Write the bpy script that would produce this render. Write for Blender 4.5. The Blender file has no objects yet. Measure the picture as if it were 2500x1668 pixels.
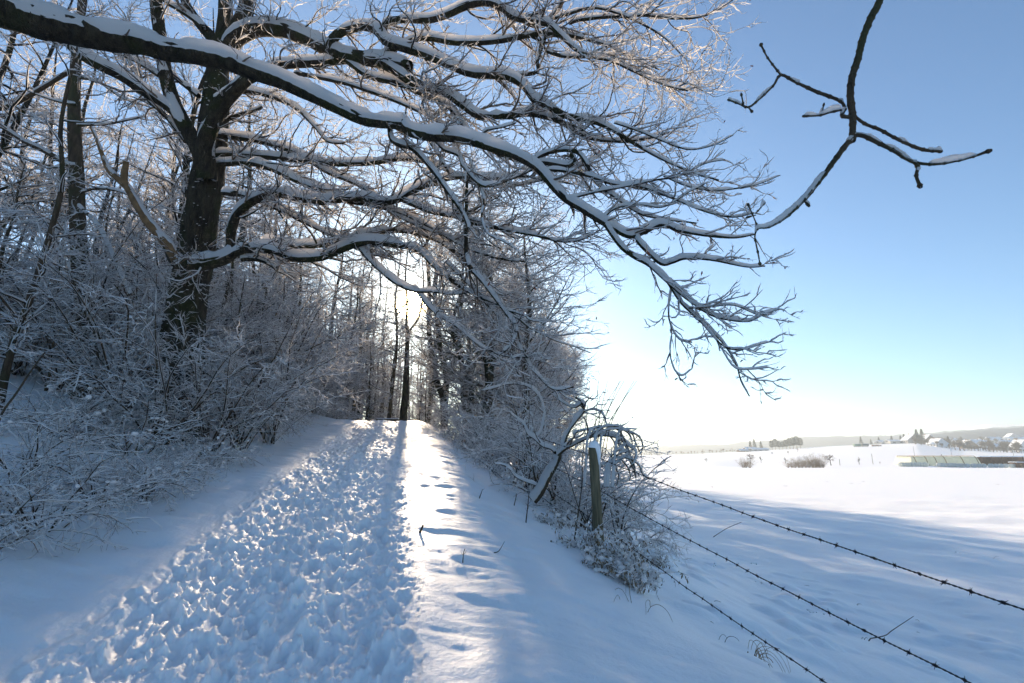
import bpy, math, random
import numpy as np
rng = np.random.default_rng(7)
random.seed(7)
SC = bpy.context.scene
COL = SC.collection
# ------------------------------------------------------------------ camera
FPX, CX0, CY0 = 1180.0, 1250.0, 834.0          # focal length and centre in photo pixels
PITCH = math.atan((1105 - 834) / FPX)
CAMH = 1.7
cam = bpy.data.cameras.new("camera"); camo = bpy.data.objects.new("camera", cam)
COL.objects.link(camo); SC.camera = camo
cam.sensor_width = 36; cam.lens = FPX / 2500 * 36
cam.clip_start = 0.05; cam.clip_end = 20000
camo.location = (0, 0, CAMH); camo.rotation_euler = (math.pi / 2 + PITCH, 0, 0)
cam.dof.use_dof = True; cam.dof.focus_distance = 9.0; cam.dof.aperture_fstop = 5.6
cp, sp = math.cos(PITCH), math.sin(PITCH)
def ray(px, py):
    cx = (np.asarray(px, float) - CX0) / FPX; cy = (CY0 - np.asarray(py, float)) / FPX
    return np.stack([cx, cp - cy * sp, sp + cy * cp], -1)
def at(px, py, d):
    """the world point whose forward distance is d metres"""
    r = ray(px, py); d = np.asarray(d, float)
    return np.array([0, 0, CAMH]) + r * (d / r[..., 1])[..., None]
# ------------------------------------------------------------------ sun and sky
sd = ray(1005, 745); sd = sd / np.linalg.norm(sd)
SUN_EL = math.asin(sd[2]); SUN_AZ = math.atan2(sd[0], sd[1])
sl = bpy.data.lights.new("sun", 'SUN'); slo = bpy.data.objects.new("sun", sl); COL.objects.link(slo)
sl.energy = 5.0; sl.angle = math.radians(0.6); sl.color = (1.0, 0.79, 0.56)
slo.rotation_euler = (math.pi / 2 - SUN_EL, 0, math.pi - SUN_AZ)
slo.location = (0, 0, 60)
W = bpy.data.worlds.new("World"); SC.world = W; W.use_nodes = True
nt = W.node_tree; nt.nodes.clear()
def nd(t, ty, **kw):
    n = t.nodes.new(ty)
    for k, v in kw.items():
        if k.startswith('_'):
            setattr(n, k[1:], v)
    return n
out = nd(nt, 'ShaderNodeOutputWorld'); bg = nd(nt, 'ShaderNodeBackground')
sky = nd(nt, 'ShaderNodeTexSky', _sky_type='NISHITA', _sun_disc=False)
sky.sun_elevation = SUN_EL; sky.sun_rotation = SUN_AZ
sky.altitude = 300; sky.air_density = 1.0; sky.dust_density = 0.6; sky.ozone_density = 1.8
SKY = 0.080
bg.inputs[1].default_value = SKY
# the bright air round the sun (aureole) and the sun's own face, by angle from the sun's direction
tc = nd(nt, 'ShaderNodeTexCoord')
dp = nd(nt, 'ShaderNodeVectorMath', _operation='DOT_PRODUCT'); dp.inputs[1].default_value = tuple(sd)
ac = nd(nt, 'ShaderNodeMath', _operation='ARCCOSINE')
nt.links.new(tc.outputs['Generated'], dp.inputs[0]); nt.links.new(dp.outputs['Value'], ac.inputs[0])
def glow(sig, amp):
    m = nd(nt, 'ShaderNodeMath', _operation='MULTIPLY'); m.inputs[1].default_value = -1 / sig
    nt.links.new(ac.outputs[0], m.inputs[0])
    e = nd(nt, 'ShaderNodeMath', _operation='EXPONENT'); nt.links.new(m.outputs[0], e.inputs[0])
    a = nd(nt, 'ShaderNodeMath', _operation='MULTIPLY'); a.inputs[1].default_value = amp
    nt.links.new(e.outputs[0], a.inputs[0]); return a
core = nd(nt, 'ShaderNodeMapRange', _interpolation_type='SMOOTHSTEP')
core.inputs['From Min'].default_value = math.radians(1.9); core.inputs['From Max'].default_value = math.radians(1.3)
core.inputs['To Min'].default_value = 0; core.inputs['To Max'].default_value = 420
nt.links.new(ac.outputs[0], core.inputs['Value'])
g1, g2 = glow(math.radians(1.6), 30), glow(math.radians(4.5), 1.8)
s1 = nd(nt, 'ShaderNodeMath', _operation='ADD'); s2 = nd(nt, 'ShaderNodeMath', _operation='ADD')
nt.links.new(g1.outputs[0], s1.inputs[0]); nt.links.new(g2.outputs[0], s1.inputs[1])
nt.links.new(s1.outputs[0], s2.inputs[0]); nt.links.new(core.outputs[0], s2.inputs[1])
vm = nd(nt, 'ShaderNodeVectorMath', _operation='SCALE'); vm.inputs[0].default_value = (1.0, 0.70, 0.30)
nt.links.new(s2.outputs[0], vm.inputs['Scale'])
va = nd(nt, 'ShaderNodeVectorMath', _operation='ADD')
nt.links.new(sky.outputs[0], va.inputs[0]); nt.links.new(vm.outputs[0], va.inputs[1])
tint = nd(nt, 'ShaderNodeVectorMath', _operation='MULTIPLY'); tint.inputs[1].default_value = (.74, .955, 1.10)   # camera white balance
nt.links.new(sky.outputs[0], tint.inputs[0]); nt.links.new(tint.outputs[0], va.inputs[0])
nt.links.new(va.outputs[0], bg.inputs[0]); nt.links.new(bg.outputs[0], out.inputs[0])
SC.view_settings.view_transform = 'Standard'; SC.view_settings.look = 'None'
SC.view_settings.exposure = 1.22; SC.view_settings.gamma = 1.0
SC.cycles.max_bounces = 11; SC.cycles.diffuse_bounces = 8; SC.cycles.transmission_bounces = 6
SC.cycles.volume_bounces = 0; SC.cycles.use_denoising = True

# ------------------------------------------------------------------ noise
def _h(i, j, seed):
    n = (i * 374761393 + j * 668265263 + seed * 1442695041) & 0xFFFFFFFF
    n = ((n ^ (n >> 13)) * 1274126177) & 0xFFFFFFFF
    return ((n ^ (n >> 16)) & 0xFFFF) / 65535.0
def vn(x, y, seed=0):
    xi = np.floor(x).astype(np.int64); yi = np.floor(y).astype(np.int64)
    fx = x - xi; fy = y - yi
    fx = fx * fx * fx * (fx * (fx * 6 - 15) + 10); fy = fy * fy * fy * (fy * (fy * 6 - 15) + 10)
    a = _h(xi, yi, seed); b = _h(xi + 1, yi, seed); c = _h(xi, yi + 1, seed); d = _h(xi + 1, yi + 1, seed)
    return (a + (b - a) * fx) * (1 - fy) + (c + (d - c) * fx) * fy - 0.5
def fbm(x, y, o=4, seed=0, g=0.5):
    r = 0; a = 1.0
    for k in range(o):
        r = r + a * vn(x, y, seed + k * 17); x = x * 2.03 + 5.1; y = y * 2.03 + 1.7; a *= g
    return r
def sst(a, b, x):
    u = np.clip((x - a) / (b - a), 0, 1); return u * u * (3 - 2 * u)

# ------------------------------------------------------------------ land form
UX, UY = -0.2215, 0.975                        # the way the path runs
def st(x, y): return x * UX + y * UY, x * UY - y * UX
def xy(s, t): return s * UX + t * UY, s * UY - t * UX
def far_land(x, y):
    yy = np.maximum(y, 1.0); q = x / yy
    e = np.interp(q, [.1, .25, .36, .475, .65, .70, .82, .91, 1.06, 1.3], [-.007, -.006, -.003, .0025, .0127, .015, .0186, .0065, .001, .001])
    zc = CAMH + e * 480
    z = np.full_like(yy, -1.8)
    dip = sst(112, 150, yy) * sst(.38, .5, q) * 1.3
    k = np.clip((yy - 112) / (480 - 112), 0, 1)
    z = z - dip * (1 - sst(.25, .8, k)) + (zc + 1.8) * k ** 1.25
    vill = sst(.74, .98, q)
    z = z + np.where(yy > 480, (yy - 480) * (-.03 * (1 - vill) + .062 * vill), 0)
    z = np.where(yy > 900, np.maximum(z, -40), z)
    z = np.where(y < 1, -1.8, z)
    return z
def land(x, y):
    s, t = st(x, y)
    zr = .13 * np.minimum(s, 28) - .5 * .13 * np.where(s > 24, np.minimum(s - 24, 4) ** 2 / 4, 0)
    zr = np.where(s > 28, zr[()] - .006 * (s - 28) if np.ndim(zr) else zr - .006 * (s - 28), zr)
    zr = np.where(s < -10, -1.3, zr)
    d = -2.9 - t
    bank = .30 * np.where(d > 0, np.where(d < 1, d * d / 2, d - .5), 0)
    bank = np.where(bank > 0, 5.5 * (1 - np.exp(-bank / 5.5)), 0)
    w = 1 - np.exp(-(np.maximum(t - .8 + .3 * vn(s * .3, t * .2, 5), 0) / 5.2) ** 1.6)
    f = far_land(x, y)
    z = (zr + bank) * (1 - w) + f * w
    return z + .10 * fbm(x * .33, y * .33, 3, 11) * sst(-3.4, -5, t) + .13 * fbm(x * .35 + 3, y * .35, 3, 12) * sst(1.0, 3.5, t) * (1 - sst(20, 60, y))
def detail(x, y):
    """trodden snow on the path, wind ripples beside it"""
    s, t = st(x, y)
    r = np.hypot(x, y)
    lim = r < 75
    tw = t + .16 * vn(s * 1.1, 3.3 + s * 0, 21) + .10 * vn(s * 4.1, s * 0, 22)
    m = sst(-2.35, -1.65, tw) * (1 - sst(.02, .30, tw))
    out = np.zeros_like(x)
    # boot prints: several meandering walking lines, steps left and right of each
    wob = .022 * fbm(s * 9, t * 9, 2, 24); wob2 = .018 * fbm(s * 10 + 4, t * 10, 2, 25)
    dent = np.zeros_like(x); rim = np.zeros_like(x)
    for k_, (tc, step, ph, dep) in enumerate([(-1.95, .41, .1, .8), (-1.72, .37, .6, 1.0), (-1.45, .43, .3, .9), (-1.25, .36, .8, 1.0), (-1.0, .40, .2, .8), (-.82, .38, .5, 1.1),
                                              (-.58, .42, .9, 1.0), (-.38, .35, .4, 1.1), (-.18, .44, .7, .8), (-.02, .60, .3, .7), (-1.1, .33, .15, .7), (-.5, .39, .05, .8), (-1.6, .35, .45, .7), (-2.15, .55, .3, .7)]):
        ci = np.floor(s / step + ph).astype(np.int64)
        for di in (-1, 0, 1):
            i = ci + di; a_ = _h(i, i * 0 + k_, 301); b_ = _h(i, i * 0 + k_, 302); c_ = _h(i, i * 0 + k_, 303); e_ = _h(i, i * 0 + k_, 304)
            ps = (i + .5 - ph + (a_ - .5) * .7) * step
            pt = tc + .34 * vn(ps * .45, ps * 0 + k_ * 3.1, 77) + np.where(i % 2 == 0, .085, -.085) + (b_ - .5) * .12
            an = (c_ - .5) * .75; ca, sa = np.cos(an), np.sin(an)
            u = (s - ps) * ca + (t - pt) * sa + wob; v = -(s - ps) * sa + (t - pt) * ca + wob2
            wd = .050 + .014 * sst(-.02, .09, u) - .006 * np.exp(-(u / .05) ** 2)
            q = np.sqrt((u / .155) ** 2 + (v / wd) ** 2); dk = dep * (.45 + .75 * e_)
            dent = np.minimum(dent, -(1 - sst(.50, 1.25, q)) * .048 * dk)
            rim = np.maximum(rim, np.exp(-((q - 1.35) / .30) ** 2) * dk)
    lump = np.clip(rim + dent * 9, 0, 1)
    rid = (.40 - np.abs(fbm(s * 2.4, t * 5.5, 4, 51, .55))) * .045
    crumb = np.maximum(fbm(s * 11, t * 13, 4, 61, .65) + .02, 0) * (.040 + .050 * lump) + fbm(x * 27, y * 27, 3, 63, .65) * (.014 + .012 * lump) * (1 - .4 * sst(8, 25, r))
    rut = -.03 * np.exp(-((t + .35) / .22) ** 2) - .03 * np.exp(-((t + 1.6) / .25) ** 2)
    out = out + m * (dent + .020 * lump + rid + crumb - .045 + .05 * fbm(s * 1.3, t * 3, 2, 71) + rut)
    # wind ripples and dimples right of the trodden strip
    rp = sst(.05, .5, tw) * (1 - sst(1.3, 2.6, t))
    wv = fbm(s * 2.6 + t * .8, t * 1.0, 3, 81, .45)
    dm = np.minimum(fbm(s * 3.3 + 9, t * 2.4, 2, 83) + .22, 0)
    out = out + rp * (.045 * wv + .010 * dm + .026 * fbm(s * 6.5 + t * 3, t * 2.6, 2, 84))
    lf = sst(-2.1, -2.5, tw)
    lf = (1 - sst(-2.5, -2.1, tw))
    out = out + lf * (.05 * fbm(s * 1.3 + t * .6, t * .8, 3, 91) + .035 * fbm(s * 4 + t * 2, t * 1.2, 2, 92) * sst(-5, -2.6, t))
    rt = sst(1.8, 3.2, t)
    near = 1 - sst(9, 22, r)
    out = out + rt * ((.15 * fbm(x * .55, y * .55, 3, 95) + .016 * fbm(x * 4, y * 1.6, 2, 96)) * near + .30 * np.maximum(fbm(x * 1.5 + 7, y * 1.9, 2, 97) - .16, 0) * near)
    return np.where(lim, out * (1 - sst(45, 75, r)), 0), m
def H(x, y):
    x = np.atleast_1d(np.asarray(x, float)); y = np.atleast_1d(np.asarray(y, float))
    return land(x, y)
def H1(x, y): return float(H(x, y)[0])

def ground_at(px, py):
    """where the line of sight through a photo point meets the land"""
    d = 1.5 * 1.006 ** np.arange(700); p = at(np.full(700, px), np.full(700, py), d)
    b = np.nonzero(p[:, 2] < land(p[:, 0], p[:, 1]))[0]
    return p[b[0]] if len(b) else p[-1]
# ------------------------------------------------------------------ mesh and object helpers
def new_mesh(name, V, F, mi=None, mats=(), smooth=True):
    """V (n,3); F list of (m,k) index arrays"""
    me = bpy.data.meshes.new(name)
    V = np.asarray(V, np.float32)
    F = [np.asarray(f, np.int32) for f in (F if isinstance(F, list) else [F]) if len(f)]
    me.vertices.add(len(V)); me.vertices.foreach_set('co', V.ravel())
    nl = sum(f.size for f in F); npoly = sum(len(f) for f in F)
    me.loops.add(nl); me.loops.foreach_set('vertex_index', np.concatenate([f.ravel() for f in F]))
    ks = np.concatenate([np.full(len(f), f.shape[1], np.int32) for f in F])
    starts = np.concatenate([[0], np.cumsum(ks)[:-1]]).astype(np.int32)
    me.polygons.add(npoly); me.polygons.foreach_set('loop_start', starts)
    for m in mats: me.materials.append(m)
    if mi is not None: me.polygons.foreach_set('material_index', np.asarray(mi, np.int32))
    me.polygons.foreach_set('use_smooth', np.full(npoly, bool(smooth)))
    me.update(calc_edges=True)
    return me
def link(o, parent=None):
    COL.objects.link(o)
    if parent is not None: o.parent = parent
    return o
def tag(o, label=None, cat=None, group=None, kind=None):
    if label:
        o['label'] = label
        if len(label.split()) > 16: print('LONG', len(label.split()), label)
    if cat: o['category'] = cat
    if group: o['group'] = group
    if kind: o['kind'] = kind
    return o
def empty(name, loc, label, cat, group=None, rz=0):
    o = bpy.data.objects.new(name, None); o.empty_display_size = .2
    o.location = loc; o.rotation_euler = (0, 0, rz); link(o)
    return tag(o, label, cat, group)
class MB:
    """collects vertices and faces for one mesh"""
    def __init__(s): s.V = []; s.F = {}; s.n = 0
    def add(s, V, F, m=0):
        V = np.asarray(V, float).reshape(-1, 3); F = np.asarray(F, np.int64)
        if len(F) == 0: return
        s.V.append(V); s.F.setdefault((F.shape[1], m), []).append(F + s.n); s.n += len(V)
    def box(s, c, d, rz=0, m=0):
        x, y, z = [v / 2 for v in d]
        V = np.array([[a * x, b * y, e * z] for e in (-1, 1) for b in (-1, 1) for a in (-1, 1)])
        ca, sa = math.cos(rz), math.sin(rz)
        V = np.stack([V[:, 0] * ca - V[:, 1] * sa, V[:, 0] * sa + V[:, 1] * ca, V[:, 2]], 1) + np.array(c)
        s.add(V, [[0, 2, 3, 1], [4, 5, 7, 6], [0, 1, 5, 4], [2, 6, 7, 3], [0, 4, 6, 2], [1, 3, 7, 5]], m)
    def build(s, name, mats, parent=None, origin=None, smooth=True):
        V = np.concatenate(s.V)
        if origin is not None: V = V - np.asarray(origin)
        keys = sorted(s.F); F = [np.concatenate(s.F[k]) for k in keys]
        mi = np.concatenate([np.full(len(f), k[1]) for f, k in zip(F, keys)])
        mats = mats if isinstance(mats, (list, tuple)) else [mats]
        o = bpy.data.objects.new(name, new_mesh(name, V, F, mi, mats, smooth))
        return link(o, parent)

# ------------------------------------------------------------------ materials
def mat(name, build):
    m = bpy.data.materials.new(name); m.use_nodes = True
    t = m.node_tree; p = t.nodes['Principled BSDF']; build(m, t, p); return m
def noise(t, scale, det=3, coord='Object', rough=.55, vec=None):
    n = t.nodes.new('ShaderNodeTexNoise'); n.inputs['Scale'].default_value = scale
    n.inputs['Detail'].default_value = det; n.inputs['Roughness'].default_value = rough
    if vec is None:
        c = t.nodes.new('ShaderNodeTexCoord'); vec = c.outputs[coord]
    t.links.new(vec, n.inputs['Vector']); return n
def ramp(t, src, stops):
    r = t.nodes.new('ShaderNodeValToRGB')
    while len(r.color_ramp.elements) < len(stops): r.color_ramp.elements.new(.5)
    for e, (p, c) in zip(r.color_ramp.elements, stops): e.position = p; e.color = (*c, 1)
    t.links.new(src, r.inputs[0]); return r
def bump(t, p, src, dist, strength=1.0, prev=None):
    b = t.nodes.new('ShaderNodeBump'); b.inputs['Distance'].default_value = dist; b.inputs['Strength'].default_value = strength
    t.links.new(src, b.inputs['Height'])
    if prev is not None: t.links.new(prev.outputs[0], b.inputs['Normal'])
    t.links.new(b.outputs[0], p.inputs['Normal']); return b
def _snow(m, t, p):
    n = noise(t, 2.2, 3); r = ramp(t, n.outputs['Fac'], [(.3, (.84, .87, .90)), (.7, (.90, .91, .92))])
    t.links.new(r.outputs[0], p.inputs['Base Color'])
    p.inputs['Roughness'].default_value = .55; p.inputs['Specular IOR Level'].default_value = .35
    a = noise(t, 22, 4); b1 = bump(t, p, a.outputs['Fac'], .012, .8)
    c = noise(t, 160, 2); bump(t, p, c.outputs['Fac'], .004, .7, b1)
M_SNOW = mat('snow', _snow)
def _gsnow(m, t, p):
    _snow(m, t, p); p.inputs['Subsurface Weight'].default_value = .6
    p.inputs['Subsurface Radius'].default_value = (.7, .85, 1.0); p.inputs['Subsurface Scale'].default_value = .07
M_GROUND = mat('ground_snow', _gsnow)
def _twsnow(m, t, p):
    p.inputs['Base Color'].default_value = (.93, .94, .95, 1); p.inputs['Roughness'].default_value = .8
    p.inputs['Specular IOR Level'].default_value = .15
    tr = t.nodes.new('ShaderNodeBsdfTranslucent'); tr.inputs[0].default_value = (.95, .90, .86, 1)
    mx = t.nodes.new('ShaderNodeMixShader'); mx.inputs[0].default_value = .58
    o = t.nodes['Material Output']
    t.links.new(p.outputs[0], mx.inputs[1]); t.links.new(tr.outputs[0], mx.inputs[2]); t.links.new(mx.outputs[0], o.inputs[0])
    a = noise(t, 35, 3); bump(t, p, a.outputs['Fac'], .01, .8)
M_TSNOW = mat('branch_snow', _twsnow)
def _bark(c0, c1, c2, sc=9, bd=.02):
    def f(m, t, p):
        co = t.nodes.new('ShaderNodeTexCoord'); mp = t.nodes.new('ShaderNodeMapping')
        mp.inputs['Scale'].default_value = (1, 1, .22); t.links.new(co.outputs['Object'], mp.inputs[0])
        n = noise(t, sc, 6, vec=mp.outputs[0], rough=.65)
        g = noise(t, 1.7, 4)
        r1 = ramp(t, n.outputs['Fac'], [(.35, c0), (.68, c1)])
        r2 = ramp(t, g.outputs['Fac'], [(.48, (0, 0, 0)), (.62, (1, 1, 1))])
        mx = t.nodes.new('ShaderNodeMix'); mx.data_type = 'RGBA'
        t.links.new(r2.outputs[0], mx.inputs[0]); t.links.new(r1.outputs[0], mx.inputs[6]); mx.inputs[7].default_value = (*c2, 1)
        t.links.new(mx.outputs[2], p.inputs['Base Color'])
        p.inputs['Roughness'].default_value = .9; p.inputs['Specular IOR Level'].default_value = .2
        vo = t.nodes.new('ShaderNodeTexVoronoi'); vo.feature = 'DISTANCE_TO_EDGE'; vo.inputs['Scale'].default_value = sc * 2.2
        nm = t.nodes.new('ShaderNodeVectorMath'); nm.operation = 'SCALE'; nm.inputs['Scale'].default_value = .12
        t.links.new(n.outputs['Color'], nm.inputs[0])
        ad = t.nodes.new('ShaderNodeVectorMath'); ad.operation = 'ADD'
        t.links.new(mp.outputs[0], ad.inputs[0]); t.links.new(nm.outputs[0], ad.inputs[1]); t.links.new(ad.outputs[0], vo.inputs['Vector'])
        b1 = bump(t, p, vo.outputs['Distance'], bd * 1.6, 1.0)
        bump(t, p, n.outputs['Fac'], bd, 1.0, b1)
    return f
M_OAK = mat('oak_bark', _bark((.014, .011, .007), (.075, .062, .040), (.034, .038, .012), 9, .07))
M_BARK = mat('smooth_bark', _bark((.040, .028, .018), (.095, .070, .045), (.05, .048, .022), 12, .008))
def _twig(m, t, p):
    n = noise(t, 3, 2); r = ramp(t, n.outputs['Fac'], [(.35, (.075, .050, .034)), (.65, (.16, .112, .072))])
    t.links.new(r.outputs[0], p.inputs['Base Color']); p.inputs['Roughness'].default_value = .85
M_TWIG = mat('twig_bark', _twig)
def _deadw(m, t, p):
    n = noise(t, 6, 4); r = ramp(t, n.outputs['Fac'], [(.35, (.10, .055, .022)), (.7, (.24, .14, .06))])
    t.links.new(r.outputs[0], p.inputs['Base Color']); p.inputs['Roughness'].default_value = .9
    bump(t, p, n.outputs['Fac'], .02)
M_DEAD = mat('bare_dead_wood', _deadw)
def plain(name, c, rough=.8, var=.12, sc=5, spec=.3):
    def f(m, t, p):
        n = noise(t, sc, 4); c0 = tuple(v * (1 - var) for v in c); c1 = tuple(min(1, v * (1 + var)) for v in c)
        r = ramp(t, n.outputs['Fac'], [(.3, c0), (.7, c1)]); t.links.new(r.outputs[0], p.inputs['Base Color'])
        p.inputs['Roughness'].default_value = rough; p.inputs['Specular IOR Level'].default_value = spec
    return mat(name, f)
M_GREEN = plain('evergreen_leaf', (.045, .065, .022), .6, .4, 1.2)
M_FARGREEN = plain('far_evergreen', (.035, .055, .035), .8, .3, .4)
M_LEAF = plain('brown_leaf', (.20, .060, .022), .7, .3)
M_GRASS = plain('dry_grass', (.26, .16, .07), .8, .25)
M_WEED = plain('dry_stem', (.06, .045, .030), .85, .3)
M_STRAW = plain('pale_dry_leaf', (.20, .15, .09), .85, .3)

# ------------------------------------------------------------------ the ground: one sheet, fine near the camera, out to the horizon
az = np.concatenate([np.linspace(-180, -54, 34, endpoint=False), np.linspace(-54, 52, 800), np.linspace(52, 180, 34)[1:-1]])
az = np.radians(az); NA = len(az)
rr = [0.35, .7, 1.0, 1.3]
while rr[-1] < 42: rr.append(rr[-1] * (1.0052 if rr[-1] > 2.2 else 1.02))
while rr[-1] < 130: rr.append(rr[-1] * 1.012)
while rr[-1] < 1100: rr.append(rr[-1] * 1.02)
while rr[-1] < 7000: rr.append(rr[-1] * 1.09)
rr = np.array(rr); NR = len(rr)
RR, AA = np.meshgrid(rr, az, indexing='ij')
GX, GY = RR * np.sin(AA), RR * np.cos(AA)
dz, MM = detail(GX.ravel(), GY.ravel())
GZ = land(GX.ravel(), GY.ravel()) + dz
V = np.stack([GX.ravel(), GY.ravel(), GZ], 1)
i, j = np.meshgrid(np.arange(NR - 1), np.arange(NA), indexing='ij')
j2 = (j + 1) % NA
F = np.stack([i * NA + j, i * NA + j2, (i + 1) * NA + j2, (i + 1) * NA + j], -1).reshape(-1, 4)
F = F[:, ::-1]
V = np.vstack([V, [[0, 0, H1(0, 0)]]])
fan = np.stack([np.full(NA, len(V) - 1), (np.arange(NA) + 1) % NA, np.arange(NA)], 1)
# face normals -> vertex normals over the whole sheet, so the path's edge shows no seam
e1 = V[F[:, 2]] - V[F[:, 0]]; e2 = V[F[:, 3]] - V[F[:, 1]]; fn = np.cross(e1, e2)
vnrm = np.zeros_like(V)
for k in range(4): 
    for c in range(3): vnrm[:, c] += np.bincount(F[:, k], fn[:, c], len(V))
vnrm[:, 2] += 1e-9; vnrm /= np.linalg.norm(vnrm, axis=1)[:, None]
if vnrm[:, 2].mean() < 0: vnrm = -vnrm; F = F[:, ::-1]; fan = fan[:, ::-1]
ss, tt = st(V[:, 0], V[:, 1])
inp = (np.append(MM, 0) > .35) & (np.hypot(V[:, 0], V[:, 1]) < 44) & (ss > 0)
onp = inp[F].all(1)
def sheet(name, faces, fans):
    used = np.zeros(len(V), bool); used[faces.ravel()] = True
    if len(fans): used[fans.ravel()] = True
    ids = np.cumsum(used) - 1
    fl = [ids[faces]] + ([ids[fans]] if len(fans) else [])
    me = new_mesh(name, V[used], fl, None, [M_GROUND])
    me.normals_split_custom_set_from_vertices(vnrm[used].astype(np.float32).tolist())
    o = bpy.data.objects.new(name, me); link(o); o['kind'] = 'structure'; return o
sheet('snow_ground', F[~onp], fan)
sheet('path', F[onp], [])
# ------------------------------------------------------------------ branches
def smooth_line(P, R, k):
    """Catmull-Rom through the points, k samples"""
    P = np.asarray(P, float); R = np.asarray(R, float); n = len(P)
    Q = np.vstack([2 * P[0] - P[1], P, 2 * P[-1] - P[-2]])
    u = np.linspace(0, n - 1, k); i = np.minimum(u.astype(int), n - 2); f = (u - i)[:, None]
    a, b, c, d = Q[i], Q[i + 1], Q[i + 2], Q[i + 3]
    X = .5 * (2 * b + (c - a) * f + (2 * a - 5 * b + 4 * c - d) * f * f + (3 * b - a - 3 * c + d) * f ** 3)
    return X, np.interp(u, np.arange(n), R)
def frames(P):
    T = np.gradient(P, axis=1); T /= np.linalg.norm(T, axis=2, keepdims=True) + 1e-12
    steep = np.abs(T[..., 2]).mean(1) > .93
    ref = np.where(steep[:, None], np.array([[.15, -1.0, .12]]), np.array([[.02, .03, 1.0]]))[:, None, :]
    S = np.cross(T, np.broadcast_to(ref, T.shape)); S /= np.linalg.norm(S, axis=2, keepdims=True) + 1e-12
    N = np.cross(S, T); return T, S, N
def ringfaces(n, k, m, closed=True):
    a, b, c = np.meshgrid(np.arange(n), np.arange(k - 1), np.arange(m if closed else m - 1), indexing='ij')
    c2 = (c + 1) % m; base = (a * k + b) * m
    return np.stack([base + c, base + c2, base + m + c2, base + m + c], -1).reshape(-1, 4)
def tubes(mb, P, R, m=5, mi=0, rough=0.0, seed=1):
    if len(P) == 0: return
    n, k, _ = P.shape; T, S, N = frames(P)
    a = np.arange(m) * 2 * np.pi / m
    Rr = R[..., None] * np.ones(m)
    if rough:
        L = np.concatenate([np.zeros((n, 1)), np.cumsum(np.linalg.norm(np.diff(P, axis=1), axis=2), 1)], 1)[..., None]
        ca = np.cos(a)[None, None]; sa = np.sin(a)[None, None]
        rf = R.mean(1)[:, None, None]
        Rr = Rr * (1 + rough * fbm(L / (rf * 3) + ca * 1.6 + np.arange(n)[:, None, None] * 7.7, sa * 1.6 + L * .3, 3, seed) * 1.5)
    V = P[:, :, None] + Rr[..., None] * (np.cos(a)[None, None, :, None] * S[:, :, None] + np.sin(a)[None, None, :, None] * N[:, :, None])
    mb.add(V, ringfaces(n, k, m)[:, ::-1], mi)
def snow_on(mb, P, R, th, wx=.5, mi=0, prof=3, gap=.15, seed=3, thr=.35, clump=1.0, wadd=0.0, wrap=.32, floor=0.0):
    """snow lying along the top of every branch: th metres deep, less where the branch is steep"""
    if len(P) == 0: return
    n, k, _ = P.shape; T, S, N = frames(P)
    hz = np.sqrt(np.clip(1 - T[..., 2] ** 2, 0, 1))
    hz = np.clip((hz - thr) / (1 - thr), 0, 1) ** .5
    L = np.concatenate([np.zeros((n, 1)), np.cumsum(np.linalg.norm(np.diff(P, axis=1), axis=2), 1)], 1)
    nz = fbm(L / (.05 + th * 3.0) + np.arange(n)[:, None] * 13.7, np.arange(n)[:, None] * 3.1 + L * 0, 2, seed)
    h = np.minimum(th, R * 1.5 + .011) * hz * np.clip(1 + clump * 1.6 * nz, floor, 2.2) * np.maximum(np.clip((nz + .5 - gap) * 5, 0, 1), floor)
    taper = np.linspace(1.1, .45, k) if k < 12 else np.ones(k); taper[0] = .6; taper[-1] = .2; h = h * taper
    on = np.clip(h / (th * .25), 0, 1)
    w = (R * (wx + .5) + wadd * h / max(th, 1e-6)) * on + R * .4 * (1 - on)
    if prof == 3: px, pn, pu = np.array([-1, 0, 1.]), np.array([.05, .9, .05]), np.array([.12, 1, .12])
    elif prof == 5: px, pn, pu = np.array([-1, -.72, 0, .72, 1.]), np.array([-.05, .45, .9, .45, -.05]), np.array([.1, .75, 1, .75, .1])
    else:
        an = np.linspace(-wrap, math.pi + wrap, prof); px = -np.cos(an); pn = np.clip(np.sin(an), -.35, 1) * .93; pu = np.clip(np.sin(an), 0, 1) ** .6
        px = px * np.where(np.sin(an) < 0, .97, 1.0)
    up = np.array([0, 0, 1.0]); D = N * .35 + up * .65; D = np.where(N[..., 2:3] < .3, N, D)
    hh = h[..., None] * np.ones(len(px))
    if prof > 5:
        hh = hh * (1 + .35 * fbm(L[..., None] * 9 + px * 1.3 + np.arange(n)[:, None, None] * 3.3, px * 2.0 + L[..., None] * 3, 3, seed + 5))
        rag = 1 + .16 * fbm(L[..., None] * 22 + np.arange(n)[:, None, None] * 3.3, np.sign(px) * 3.0 + L[..., None] * 0, 3, seed + 8, .6) * (pn < .3)
        pn = np.broadcast_to(pn, (n, k, len(px))) * 1.0 - .9 * (rag - 1) * (np.abs(px) > .5); pn = pn[..., :]
    V = P[:, :, None] + (w[..., None] * px)[..., None] * S[:, :, None] + (R[..., None] * (pn if np.ndim(pn) == 3 else pn[None, None]) * on[..., None])[..., None] * N[:, :, None] \
        + (hh * pu)[..., None] * D[:, :, None]
    mb.add(V, ringfaces(n, k, len(px), False)[:, ::-1], mi)
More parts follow.
